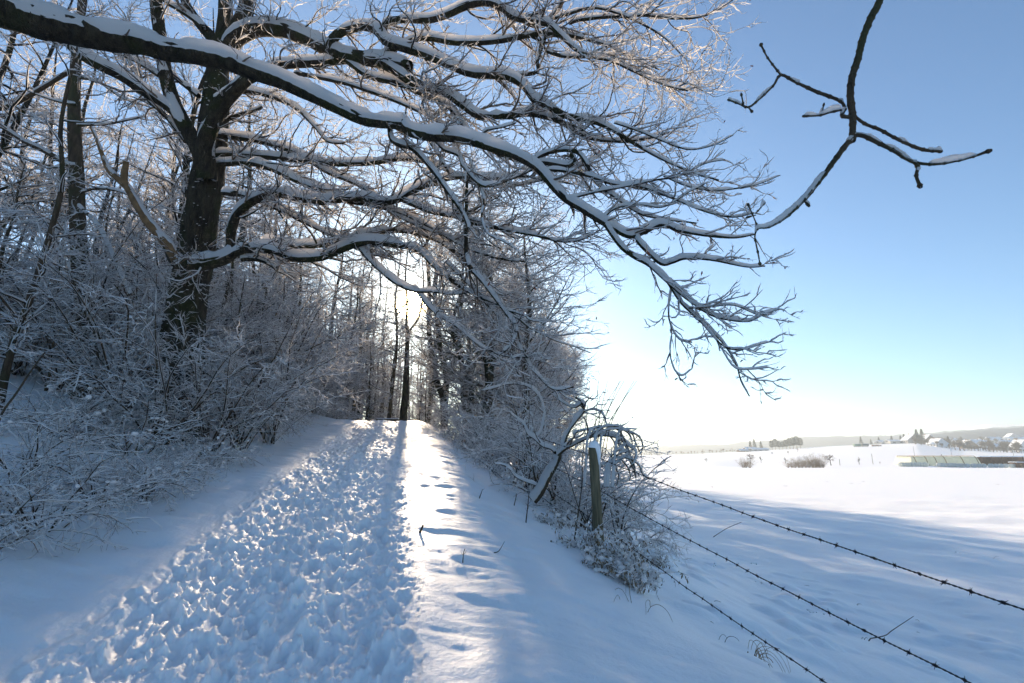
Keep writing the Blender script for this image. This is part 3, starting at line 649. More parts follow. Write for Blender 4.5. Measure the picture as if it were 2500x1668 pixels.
# ------------------------------------------------------------------ woodland trees and shrubs: kinds built once, then copied
def bare_tree(h, spread, seed, r0=.14, lean=0.0, nb=(1.9, 2.6, 3.4), low=.22, droop=0.0, fork=False, mats=None, th=.018, thick=1.0, dome=False):
    g = np.random.default_rng(seed); T = Tree((0, 0, 0))
    n = 9; zz = np.linspace(-.3, h, n)
    off = np.cumsum(g.normal(size=(n, 2)) * .035 * h / 4, 0); off -= off[0]
    P = np.column_stack([off[:, 0] + lean * zz * .5, off[:, 1], zz]); R = r0 * (1 - np.linspace(0, 1, n)) ** .8 + .012
    P, R = smooth_line(P, R, 34); stems = [(P, R)]
    if fork:
        k = int(34 * g.uniform(.25, .45)); a = g.uniform(0, 6.28); top = h * .95
        q0 = P[k]; Q = np.array([q0, q0 + [.5 * math.cos(a), .5 * math.sin(a), h * .12], q0 + [1.0 * math.cos(a), 1.0 * math.sin(a), h * .3], q0 + [1.5 * math.cos(a), 1.5 * math.sin(a), top - q0[2]]])
        stems.append(smooth_line(Q, [R[k] * .8, R[k] * .7, R[k] * .45, .012], 34))
    S = np.stack([s[0] for s in stems]); SR = np.stack([s[1] for s in stems])
    for i in range(len(S)): tubes(T.tr, S[i:i + 1], SR[i:i + 1], 10, 0, rough=.08, seed=seed + i)
    a = grow(S, SR, per_m=nb[0], u=(low, .97), L=(spread * .5, spread), ang=(45, 82), k=9, rs=.5, r=(.010, .05), sag=.05 + droop, up=.10, wig=.12, flat=.35, shrink=.62, g=g, tip=.2)
    if dome:
        h0 = a[0][:, 0, 2] / h; f_ = .35 + .75 * np.sin(np.pi * np.clip(h0 * .95 + .02, 0, 1)) ** .6
        f_ = f_ / (1 - .62 * np.clip(h0, 0, 1)) * .72; D_ = a[0] - a[0][:, :1]; rad_ = np.linalg.norm(D_[..., :2], axis=2, keepdims=True)
        a = (a[0][:, :1] + D_ * f_[:, None, None] + rad_ ** 1.5 * np.array([0, 0, .16]) * f_[:, None, None], a[1])
    b = grow(*a, per_m=nb[1], u=(.15, 1), L=(spread * .22, spread * .5), ang=(25, 55), k=8, rs=.55, r=(.005, .018), up=.08, wig=.20, flat=.4, g=g)
    c = grow(*b, per_m=nb[2], u=(.1, 1), L=(spread * .08, spread * .22), ang=(25, 60), k=5, rs=.7, r=(.003, .007), up=.08, wig=.24, flat=.6, g=g)
    tubes(T.br, *a, 5, 0); tubes(T.br, *b, 3, 1); tubes(T.br, *c, 3, 1)
    snow_on(T.sn, *a, th * 1.3, wx=.7, prof=5, gap=.1, seed=seed, wadd=.010); snow_on(T.sn, *b, th, wx=.8, prof=5, gap=.15, seed=seed + 1, wadd=.009 * thick)
    snow_on(T.sn, *c, th * .8, wx=.8, prof=3, gap=.2, seed=seed + 2, wadd=.007 * thick)
    return T
def shrub(h, spread, seed, stems=9, th=.019, dens=(3.2, 5.0, 6.0), r0=.018, arch=.25, wadd=.010, fine=1.0, tiny=True, clump=1.0):
    g = np.random.default_rng(seed); T = Tree((0, 0, 0)); n = stems
    a0 = g.uniform(0, 6.28, n); tilt = g.uniform(.15, 1.0, n) * spread / h
    d = np.column_stack([np.cos(a0) * tilt, np.sin(a0) * tilt, np.ones(n)]); d /= np.linalg.norm(d, axis=1, keepdims=True)
    k = 9; P = np.zeros((n, k, 3)); P[:, 0] = g.normal(size=(n, 3)) * [.10, .10, 0] + [0, 0, -.12]
    ln = h * g.uniform(.7, 1.25, n)
    for s in range(1, k):
        f = s / (k - 1); d = d + g.normal(size=(n, 3)) * .10 + np.array([0, 0, -arch * f]) + np.column_stack([np.cos(a0), np.sin(a0), 0 * a0]) * .06
        d /= np.linalg.norm(d, axis=1, keepdims=True); P[:, s] = P[:, s - 1] + d * (ln / (k - 1))[:, None]
    R = (r0 * g.uniform(.7, 1.3, n))[:, None] * (1 - .75 * np.linspace(0, 1, k))[None]
    a = grow(P, R, per_m=dens[0], u=(.2, 1), L=(spread * .25, spread * .7), ang=(30, 75), k=7, rs=.6, r=(.004, .012), wig=.16, flat=.5, sag=.05, up=.02, g=g)
    b = grow(*a, per_m=dens[1], L=(spread * .1, spread * .3), ang=(30, 70), k=5, rs=.65, r=(.003 * fine, .006), wig=.2, flat=.7, g=g)
    tubes(T.tr, P, R, 7, 0); tubes(T.br, *a, 4, 1); tubes(T.br, *b, 3, 1)
    snow_on(T.sn, P, R, th, wx=.7, prof=5, gap=.1, seed=seed, wadd=wadd, clump=clump); snow_on(T.sn, *a, th, wx=.8, prof=5, gap=.12, seed=seed + 1, wadd=wadd, clump=clump)
    snow_on(T.sn, *b, th * .8, wx=.8, prof=5, gap=.2, seed=seed + 2, wadd=wadd, clump=clump)
    if tiny:
        c = grow(*b, per_m=dens[2], L=(spread * .04, spread * .12), ang=(30, 75), k=3, rs=.8, r=(.0025 * fine, .004), wig=.2, flat=1, g=g)
        tubes(T.br, *c, 3, 1); snow_on(T.sn, *c, th * (.55 if clump < 1.5 else .2), wx=.8, prof=3, gap=.3, seed=seed + 3, wadd=wadd * .7)
    return T
TM = ([M_BARK], [M_BARK, M_TWIG]); OM = ([M_OAK], [M_OAK, M_TWIG])
protos = {}
def proto(key, make, name, cat):
    protos[key] = dict(make=make, name=name, cat=cat, root=None)
proto('tall', lambda: bare_tree(15, 4.2, 101, r0=.19, nb=(2.6, 3.6, 4.2)), 'bare_tree', 'tree')
proto('tall_b', lambda: bare_tree(14, 3.8, 102, r0=.15, fork=True, nb=(2.2, 3.6, 4.2)), 'bare_tree', 'tree')
proto('mid', lambda: bare_tree(7.5, 2.9, 103, r0=.08, lean=.1, nb=(3.4, 4.4, 4.6), low=.1), 'bare_tree', 'tree')
proto('mid_b', lambda: bare_tree(6.0, 2.8, 104, r0=.06, lean=-.15, nb=(4, 4.6, 4.6), low=.08), 'bare_tree', 'tree')
proto('slim', lambda: bare_tree(10.0, 2.2, 105, r0=.06, nb=(3.2, 4.6, 4.4), low=.12), 'bare_tree', 'tree')
proto('lace', lambda: bare_tree(16, 3.2, 106, r0=.14, nb=(3.2, 3.8, 4.2), low=.12, th=.026, thick=1.5), 'bare_tree', 'tree')
proto('bush', lambda: shrub(2.6, 2.2, 201, 11, th=.02, dens=(3.6, 5.6, 6)), 'snowy_shrub', 'shrub')
proto('bush_b', lambda: shrub(1.9, 1.9, 202, 12, th=.02, arch=.35, dens=(4, 6, 6)), 'snowy_shrub', 'shrub')
proto('hazel', lambda: shrub(4.2, 2.6, 203, 14, th=.019, r0=.026, arch=.18, dens=(2.8, 5, 6)), 'snowy_shrub', 'shrub')
def plant(key, x, y, sc, rz, label, group, z=None, name=None):
    p = protos[key]; z = H1(x, y) if z is None else z
    if p['root'] is None:
        r = p['make']().finish(name or p['name'], label, p['cat'], OM if key.startswith('tall') else TM, group)
        r.location = (x, y, z); r.rotation_euler = (0, 0, rz); r.scale = (sc, sc, sc); p['root'] = r
    else: r = copy_tree(p['root'], (x, y, z), rz, sc, label, group, name)
    return r
def proj(x, y, z):
    dx, dy, dzv = x, y, z - CAMH
    f = dy * cp + dzv * sp; u = -dy * sp + dzv * cp
    return CX0 + FPX * dx / f, CY0 - FPX * u / f
def zone_label(kind, x, y):
    px, py = proj(x, y, H1(x, y) + 1)
    d = 'front row' if y < 16 else 'far row' if y > 32 else 'middle row'
    if px < 150: w = 'left of the slender dark trunk'
    elif px < 300: w = 'around the slender dark trunk'
    elif px < 430: w = 'between dark trunk and big oak'
    elif px < 560: w = 'behind the big oak'
    elif px < 700: w = 'just right of the big oak'
    elif px < 850: w = 'between the big oak and the sun'
    elif px < 960: w = 'just left of the sun'
    elif px < 1080: w = 'under the sun at the path end'
    elif px < 1220: w = 'right of the path end'
    else: w = 'on the right of the path'
    return f'{kind} {w}, {d}', px
GW = 'bare snowy trees of the wood left of the path'
g2r = np.random.default_rng(41)
spots = []
def clear(x, y, dmin):
    return all((x - a) ** 2 + (y - b) ** 2 > dmin * dmin for a, b in spots)
kinds = {'tall': 'tall bare tree', 'tall_b': 'tall forked tree', 'mid': 'half-grown bare tree', 'mid_b': 'low spreading tree', 'slim': 'thin straight tree', 'lace': 'tall lacy tree'}
cnt = 0
for _ in range(9000):
    if cnt >= 125: break
    s = g2r.uniform(10, 62); t = -4.4 - g2r.gamma(1.6, 4.2) - max(0, 1.5 - s * .1)
    x, y = xy(s, t)
    if y < 9 or x / y < -1.35 or t < -34: continue
    if math.hypot(x - OB[0], y - OB[1]) < 2.0: continue
    key = g2r.choice(['tall', 'tall_b', 'mid', 'mid_b', 'slim'], p=[.17, .13, .26, .2, .24])
    if t > -6.5: key = g2r.choice(['mid_b', 'slim', 'mid'])
    if not clear(x, y, 1.35): continue
    px, py = proj(x, y, 3)
    if px > 905 : continue
    spots.append((x, y)); cnt += 1
    lab, _p = zone_label(kinds[key], x, y)
    plant(key, x, y, g2r.uniform(.8, 1.15), g2r.uniform(0, 6.28), lab, GW)
print('wood', cnt)
for i, (px, d, k, sc) in enumerate([(560, 13.5, 'mid_b', .75), (640, 16, 'mid_b', .85), (700, 19, 'mid', .85), (740, 22, 'mid_b', 1.0), (780, 26, 'mid_b', 1.0), (610, 19, 'mid', 1.), (810, 31, 'mid', 1.0), (500, 15, 'mid', .8)]):
    p = at(px, 1060, d); plant(k, p[0], p[1], sc, 1 + i * 1.9, f"{kinds[k]} at the wood's edge over the bank, {['beside the oak', 'halfway to the sun', 'nearest the crest'][min(2, int((d - 12) / 6))]}", GW)
# underwood along the bank
GU = 'snow-covered underwood shrubs left of the path'
cnt = 0; sp2 = []
for _ in range(9000):
    if cnt >= 150: break
    s = g2r.uniform(7, 46); t = -3.9 - g2r.gamma(1.4, 2.2) - .35 * max(0, 14 - s) * .45
    x, y = xy(s, t)
    if y < 7.5 or x / y < -1.3: continue
    if math.hypot(x - OB[0], y - OB[1]) < 1.3 or any((x - a) ** 2 + (y - b) ** 2 < 1.0 for a, b in sp2): continue
    px, py = proj(x, y, H1(x, y))
    if px > 900 or px < 330 and y < 12: continue
    key = g2r.choice(['bush', 'bush_b', 'hazel'], p=[.25, .25, .5])
    if t > -4.8 : key = 'bush_b' if g2r.random() < .6 else 'bush'
    sp2.append((x, y)); cnt += 1
    lab, _p = zone_label({'bush': 'arching snow-laden shrub', 'bush_b': 'low snow-laden shrub', 'hazel': 'many-stemmed snowy hazel'}[key], x, y)
    plant(key, x, y, g2r.uniform(.9, 1.5) if key == 'hazel' else g2r.uniform(.75, 1.15), g2r.uniform(0, 6.28), lab, GU)
# the slender ringed dark trunk in front of the wood at the left
C0 = at(192, 1010, 12.0); C0[2] = H1(C0[0], C0[1])
Ct = Tree(C0)
q = limb([(196, 1040), (196, 900), (197, 760), (196, 670), (190, 553), (187, 425), (181, 298), (184, 170), (193, 85), (200, 0), (205, -120), (212, -260)], [22, 20, 19, 18, 18, 17, 16, 14, 11, 9, 6, 3], (12, 12.2), 60)
tubes(Ct.tr, q[0][None], q[1][None], 16, 0, rough=.06, seed=61)
cl = [limb([(185, 405), (165, 402), (120, 375), (60, 345), (0, 309), (-60, 290)], [7, 6.5, 6, 5, 4], (12, 11)),
      limb([(185, 185), (165, 178), (120, 205), (50, 245), (0, 265), (-50, 270)], [7, 6, 7, 7, 6], (12.1, 12)),
      limb([(187, 255), (150, 250), (110, 238), (68, 222)], [4, 3, 2], (12, 11.6)),
      limb([(195, 190), (240, 200), (300, 240), (360, 260)], [4, 3, 2], (12, 11.5)),
      limb([(190, 305), (230, 305), (280, 300), (350, 285)], [4, 3, 2], (12, 11.5)),
      limb([(195, 470), (240, 460), (300, 470), (350, 500)], [4, 3, 2], (12, 11.5)),
      limb([(195, 600), (150, 560), (100, 540), (40, 545)], [5, 4, 2], (12, 11.2)),
      limb([(195, 585), (170, 580), (110, 566)], [4, 3, 2.4], (12, 11.6)),
      limb([(188, 500), (230, 540), (260, 590), (300, 680), (320, 720)], [4, 5, 5, 4], (12, 11.2))]
dress_limbs(Ct, cl, th=.045, m=8, seed=70)
pc = [smooth_line(a, b, 24) for a, b in cl] + [smooth_line(q[0][15:], q[1][15:] * .5, 24)]
twigs(Ct, np.stack([a for a, _ in pc]), np.stack([b for _, b in pc]), 2.2, 4, 4.5, bias=(0, 0, .02), th=.02)
Ct.finish('bare_tree', 'slender straight dark trunk with snow rings, standing at the far left before the wood', 'tree', TM)

# ------------------------------------------------------------------ trees round the end of the path
GE = 'bare trees round the end of the path'
def end_tree(key, px, py, d, sc, rz, label):
    p = at(px, py, d); return plant(key, p[0], p[1], sc, rz, label, GE)
q = limb([(985, 1012), (990, 960), (993, 880), (995, 800), (992, 800), (994, 740), (990, 670), (996, 600), (992, 530)], [9.5, 8.5, 6.5, 4.4, 3.2, 2.4, 2.0, 1.5, 1], (36, 36), 50)
qe = limb([(994, 850), (1000, 810), (1024, 770), (1034, 700), (1030, 620)], [3.4, 2.8, 2.4, 2, 1], (37, 37), 40)
q[0][0, 2] = H1(q[0][0, 0], q[0][0, 1]) - .2
E1 = Tree(q[0][0]); tubes(E1.tr, q[0][None], q[1][None], 12, rough=.08, seed=81)
tubes(E1.tr, qe[0][None], qe[1][None], 8, rough=.08, seed=83); eq = smooth_line(q[0], q[1] * .6, 24)
eq2 = smooth_line(*qe, 24)
twigs(E1, np.stack([eq[0], eq2[0]]), np.stack([eq[1], eq2[1]]), 2.2, 2.6, 3, L1=(.8, 2.6), L2=(.4, 1.1), L3=(.2, .5), bias=(0, 0, .05), th=.03, cull=1.7)
E1.finish('bare_tree', 'single dark trunk rising from the crest of the path straight beneath the sun', 'tree', OM)
q1 = limb([(1085, 1036), (1084, 1000), (1080, 965), (1062, 920), (1053, 860), (1047, 800), (1048, 700), (1042, 600), (1050, 500)], [9, 8.5, 7.5, 6, 5.5, 5, 4.5, 3.5, 2], (27, 27), 60)
q2 = limb([(1080, 968), (1090, 930), (1085, 895), (1074, 850), (1070, 800), (1062, 700), (1078, 600), (1085, 480)], [7, 7, 7, 6.5, 6, 5, 4, 2], (27, 27), 50)
E2 = Tree(q1[0][0]); 
for q in (q1, q2): tubes(E2.tr, q[0][None], q[1][None], 12, rough=.08, seed=82)
es = [smooth_line(q[0][14:], q[1][14:] * .6, 24) for q in (q1, q2)]
twigs(E2, np.stack([a for a, _ in es]), np.stack([b for _, b in es]), 1.3, 2.6, 3, L1=(.7, 2.2), L2=(.3, .9), L3=(.15, .4), bias=(.12, 0, .0), th=.028)
E2.finish('bare_tree', 'curving tree with two thin dark stems at the right edge of the path', 'tree', OM)
ends = [('lace', 950, 40, 1.1), ('lace', 1046, 41, 1.15), ('lace', 1003, 64, .95), ('lace', 1024, 84, 1.25), ('lace', 966, 62, 1.0), ('lace', 948, 46, .9), ('lace', 900, 42, 1.1), ('lace', 932, 50, 1.1), ('lace', 957, 63, 1.1), ('lace', 1050, 52, 1.1), ('lace', 1034, 68, 1.2), ('lace', 862, 37, 1.0), ('lace', 1082, 45, 1.1), ('lace', 950, 92, 1.3), ('lace', 1045, 78, 1.0), ('lace', 880, 60, 1.3), ('lace', 820, 42, 1.1), ('tall', 800, 36, 1.1), ('tall_b', 830, 48, 1.25), ('tall', 868, 56, 1.3), ('tall_b', 905, 52, 1.2), ('slim', 930, 48, 1.3), ('slim', 1040, 46, 1.3), ('tall', 760, 52, 1.3), ('mid', 940, 70, 1.9), ('mid', 960, 62, 1.2), ('mid_b', 925, 58, 1.3), ('mid', 1025, 60, 1.5), ('mid_b', 1050, 58, 1.3), ('mid', 950, 72, 1.8), ('mid_b', 1010, 70, 1.6), ('tall', 920, 75, 1.2), ('tall', 845, 34, .8), ('tall_b', 875, 40, .75), ('mid', 890, 34, .9), ('mid', 915, 42, 1.0), ('mid_b', 935, 44, 1.0), ('mid', 955, 47, .9), ('slim', 970, 55, .8), ('mid', 1030, 44, .9), ('mid_b', 1040, 40, .9), ('tall', 900, 46, .8), ('slim', 925, 52, .8), ('mid', 945, 56, .9), ('mid_b', 965, 50, .8), ('mid', 1020, 52, .75), ('mid_b', 1045, 46, .8), ('slim', 1040, 58, .8),
        ('mid_b', 905, 40, .75), ('mid', 960, 66, .9), ('tall_b', 1060, 64, .8), ('mid_b', 1035, 60, .9), ('mid', 930, 64, 1), ('mid_b', 955, 74, 1.1), ('mid', 1035, 72, 1.1), ('mid_b', 1000, 80, 1.3), ('tall', 880, 60, .9), ('tall_b', 860, 44, .85)]
for i, (k, px, d, sc) in enumerate(ends):
    lab = f"{kinds[k]} {'left of' if px < 960 else 'under' if px < 1010 else 'right of'} the sun, {'at the crest' if d < 50 else 'beyond the crest' if d < 62 else 'far beyond the crest'} of the path"
    end_tree(k, px, 1010, d, sc, i * 1.7, lab)
for i, (k, px, d, sc) in enumerate([('bush_b', 905, 39, .8), ('bush', 1045, 41, .7), ('bush_b', 925, 45, .9), ('bush', 960, 48, .8), ('bush_b', 1010, 46, .8), ('bush', 1060, 37, .7), ('bush_b', 870, 36, .8), ('bush', 1000, 54, 1), ('bush_b', 1062, 33, .6), ('bush', 890, 50, 1.)]):
    p = at(px, 1010, d); plant(k, p[0], p[1], sc, i * 2.1, f"{'arching' if k == 'bush' else 'low'} snowy shrub {'left of' if px < 985 else 'right of'} the trunk beneath the sun, {'close to' if d < 42 else 'behind'} the crest", 'shrubs at the end of the path')

# ------------------------------------------------------------------ the trees right of the path, thick with fine layered twigs
GR = 'snowy trees of the clump right of the path'
R1 = lambda seed, h, sp, r0: bare_tree(h, sp, seed, r0=r0, nb=(3.5, 4.2, 5.0), low=.10, droop=-.02, th=.02, dome=True)
proto('beech', lambda: R1(301, 15, 5.4, .26), 'bare_tree', 'tree')
proto('beech_b', lambda: R1(302, 11, 4.6, .18), 'bare_tree', 'tree')
for k, px, d, sc, rz, lab in [
    ('beech', 1200, 20, .80, 0.3, 'broad snowy tree of the right clump, its twig dome reaching out over the field'),
    ('beech_b', 1300, 18.5, .98, 1.1, 'smaller snowy tree in front on the field side of the right clump'),
    ('beech_b', 1130, 23, 1.0, 2.2, 'snowy tree on the path side of the right clump, behind the two-stemmed tree'),
    ('beech', 1150, 30, .85, 4.0, 'tall snowy tree at the back of the right clump'),
    ('beech_b', 1240, 26, 1.1, 5.0, 'snowy tree in the middle of the right clump'),
    ('beech', 1290, 42, 1.15, 0.8, 'very tall snowy tree far behind the right clump, nearest the field'),
    ('beech', 1180, 48, 1.1, 2.8, 'very tall snowy tree far behind the right clump, nearest the path'),
    ('beech', 1325, 62, 1.35, 3.9, 'most distant tall snowy tree of the row beyond the right clump, field side'),
    ('beech', 1240, 66, 1.3, 5.2, 'most distant tall snowy tree of the row beyond the right clump, path side'),
    ('beech', 1215, 33, .95, 1.4, 'dense snowy tree behind the middle of the right clump'),
    ('beech_b', 1290, 29, 1.2, 3.1, 'rounded snowy tree on the field side behind the front of the right clump'),
    ('beech', 1265, 54, 1.2, 4.4, 'tall snowy tree in the middle of the row beyond the right clump'),
    ('beech', 1320, 48, 1.0, 0.2, 'snowy tree on the field side of the row beyond the right clump'),
    ('beech_b', 1190, 38, 1.2, 5.9, 'snowy tree close to the path in the row beyond the right clump'),
    ('beech', 1352, 57, 1.12, 2.2, 'broad tall tree at the field side in the distant row beyond the right clump'),
    ('beech', 1330, 72, 1.5, 3.3, 'tallest tree of the distant row beyond the right clump'),
    ('beech', 1350, 76, 1.4, 1.9, 'tall snowy tree at the outer end of the row beyond the right clump')]:
    p = at(px, 1010, d); plant(k, p[0], p[1], sc, rz, lab, GR)
def evergreen(seed, h, w, base=.5):
    g = np.random.default_rng(seed); T = Tree((0, 0, 0)); z = np.linspace(-.2, h, 20)
    P = np.column_stack([.05 * h * np.sin(z), .03 * h * np.cos(z * 1.3), z]); R = .13 * (1 - z / h * .9).clip(.05)
    tubes(T.tr, P[None], R[None], 10, rough=.1)
    a = grow(P[None], R[None], per_m=7, u=(.12, .98), L=(w * .5, w), ang=(50, 85), k=6, rs=.4, r=(.008, .03), sag=.08, up=.1, shrink=.75, flat=.5, g=g)
    b = grow(*a, per_m=5, L=(.25, .6), ang=(25, 60), k=4, rs=.5, r=(.004, .01), flat=.5, g=g)
    tubes(T.br, *a, 4, 0); tubes(T.br, *b, 3, 0)
    n = len(b[0]) * 9; i = g.integers(0, len(b[0]), n); j = g.integers(0, 4, n)
    c = b[0][i, j] + g.normal(size=(n, 3)) * .07
    u = g.normal(size=(n, 3)); u /= np.linalg.norm(u, axis=1, keepdims=True); v = np.cross(u, g.normal(size=(n, 3))); v /= np.linalg.norm(v, axis=1, keepdims=True)
    L = g.uniform(.03, .07, (n, 1)); lf = MB()
    V = np.stack([c, c + u * L + v * L * .35, c + u * 2 * L, c + u * L - v * L * .35], 1)
    lf.add(V, np.arange(n * 4).reshape(n, 4))
    snow_on(T.sn, *a, .03, wx=.8, prof=5, gap=.3, wadd=.01); snow_on(T.sn, *b, .022, wx=.8, prof=3, gap=.35, wadd=.01)
    return T, lf
ev = None
for i, (px, d, sc, lab) in enumerate([(1125, 21.5, 1.15, 'dark evergreen among the bare twigs beside the path in the right clump'), (1180, 19, 1.0, 'dark evergreen in the middle of the right clump'), (1095, 30, 1.3, 'green-leaved evergreen just right of the sun, behind the two-stemmed tree'), (1068, 40, 1.7, 'thin evergreen with yellowish leaves directly above the sun')]):
    p = at(px, 1010, d); z = H1(p[0], p[1])
    if ev is None:
        T, lf = evergreen(5, 8.5, 1.6); ev = T.finish('evergreen_tree', lab, 'tree', ([M_OAK], [M_BARK]), 'evergreens among the bare trees')
        lf.build('foliage', M_GREEN, ev); ev.location = (p[0], p[1], z); ev.scale = (sc,) * 3
    else: copy_tree(ev, (p[0], p[1], z), i * 2.0, (sc * .8, sc * .8, sc), lab, 'evergreens among the bare trees')

# ------------------------------------------------------------------ thicket along the fence on the right
GT = 'snow-laden shrubs of the thicket along the fence'
th_s = [(1545, 1, 'bush_b', 10.5, .62), (1500, 1, 'bush', 9.6, .72), (1440, 1, 'bush', 9.0, .72), (1400, 1, 'bush_b', 9.8, .9), (1370, 1, 'hazel', 12.5, .62), (1330, 1, 'bush', 10.8, .95), (1280, 1, 'bush', 12.0, .95),
        (1300, 1, 'hazel', 14.5, .75), (1240, 1, 'bush_b', 13.0, 1.0), (1210, 1, 'bush', 15, 1.0), (1180, 1, 'bush_b', 16.5, 1.0), (1220, 1, 'hazel', 18, .75), (1150, 1, 'bush', 18.5, 1.0),
        (1130, 1, 'bush_b', 20.5, 1.0), (1120, 1, 'bush', 24, 1.0), (1100, 1, 'bush_b', 28, .9), (1160, 1, 'hazel', 22, .7), (1350, 1, 'bush_b', 14, 1.0), (1420, 1, 'bush', 13.5, .9), (1470, 1, 'bush_b', 12.5, .8)]
tl = ['low snow-laden shrub at the field end of the thicket, arching toward the upper barbed wire', 'snowy shrub whose hoops stand right of the fence post', 'snow-heaped shrub directly behind the fence post', 'tangled snowy shrub just left behind the fence post',
      'many-stemmed snowy hazel behind the fence post shrubs', 'snowy shrub behind the thick forked white branch', 'snowy shrub left of the thick forked white branch', 'taller snowy hazel rising over the middle of the thicket', 'low tangled shrub in the middle of the thicket edge',
      'arching snowy shrub in the left middle of the thicket', 'low snowy shrub leaning onto the verge of the path', 'snowy hazel at the back of the thicket middle', 'snowy shrub near the far left end of the thicket', 'low shrub at the far left end of the thicket',
      'snowy shrub below the right clump beside the path', 'low shrub at the foot of the two-stemmed tree', 'snowy hazel under the right clump of trees', 'low snowy shrub at the field side of the thicket middle', 'arching snowy shrub on the field side behind the hoops', 'low snowy shrub furthest out toward the field']
for i, ((px, _, k, d, sc), lab) in enumerate(zip(th_s, tl)):
    p = at(px, 1150, d); plant(k, p[0], p[1], sc, i * 1.3, lab, GT)

for px, d, sc, k, lab in [(385, 9.4, .8, 'hazel', 'slender-stemmed hazel standing in front of the big oak trunk, left'), (505, 10.2, .75, 'hazel', 'slender-stemmed hazel standing before the big oak trunk, right'),
                          (585, 11.5, .9, 'hazel', 'wide snowy hazel just right of the big oak base'), (660, 13.5, .95, 'hazel', 'second wide snowy hazel right of the big oak'), (250, 10.5, 1.0, 'hazel', 'snowy hazel between the ringed trunk and the big oak')]:
    p = at(px, 1100, d); plant(k, p[0], p[1], sc, px * .1, lab, GU)
# ------------------------------------------------------------------ fence: one post and three strands of barbed wire
def _post(m, t, p):
    co = t.nodes.new('ShaderNodeTexCoord'); mp = t.nodes.new('ShaderNodeMapping'); mp.inputs['Scale'].default_value = (1, 1, .08)
    t.links.new(co.outputs['Object'], mp.inputs[0]); n = noise(t, 38, 5, vec=mp.outputs[0])
    g = noise(t, 3, 3); r = ramp(t, n.outputs['Fac'], [(.3, (.060, .052, .028)), (.55, (.135, .115, .065)), (.75, (.22, .18, .11))])
    t.links.new(r.outputs[0], p.inputs['Base Color']); p.inputs['Roughness'].default_value = .85
    bump(t, p, n.outputs['Fac'], .008)
M_POST = mat('weathered_wood', _post)
M_WIRE = plain('rusty_wire', (.028, .022, .022), .6, .3, 40)
Pd = 6.9
pt_, pb = at(1448, 1092, Pd), at(1464, 1312, Pd)
PO = pb.copy(); PO[2] = min(pb[2], H1(pb[0], pb[1])) - .25
post = empty('fence_post', PO, 'round weathered greenish wooden fence post capped with snow, leaning slightly left', 'post')
mb = MB(); L = np.linspace(0, 1, 26)
PP = PO + (pt_ - PO) * L[:, None]; Rp = np.full(26, .070) * (1 - .06 * L)
PP = np.vstack([PP, pt_ + (pt_ - PO) * .0004]); Rp = np.append(Rp, .0)
tubes(mb, PP[None], Rp[None], 28, rough=.035, seed=5); mb.build('pole', M_POST, post, PO)
mb = MB()
zz = np.linspace(0, 1, 9); cap = pt_ + np.outer(zz, [0.012, 0, .105]) + np.array([.01, 0, -.012]); Rc = .080 * np.sqrt(np.clip(1 - zz ** 2.4, 0, 1)); 
tubes(mb, cap[None], Rc[None], 22, rough=.05, seed=6)
drip = smooth_line([pt_ + [.040, -.03, .02], pt_ + [.062, -.035, -.06], pt_ + [.070, -.03, -.17], pt_ + [.068, -.02, -.24]], [.045, .036, .026, .008], 14)
tubes(mb, drip[0][None], drip[1][None], 10, rough=.1, seed=7)
mb.build('snow_cap', M_SNOW, post, PO)
VP = (982, 957)
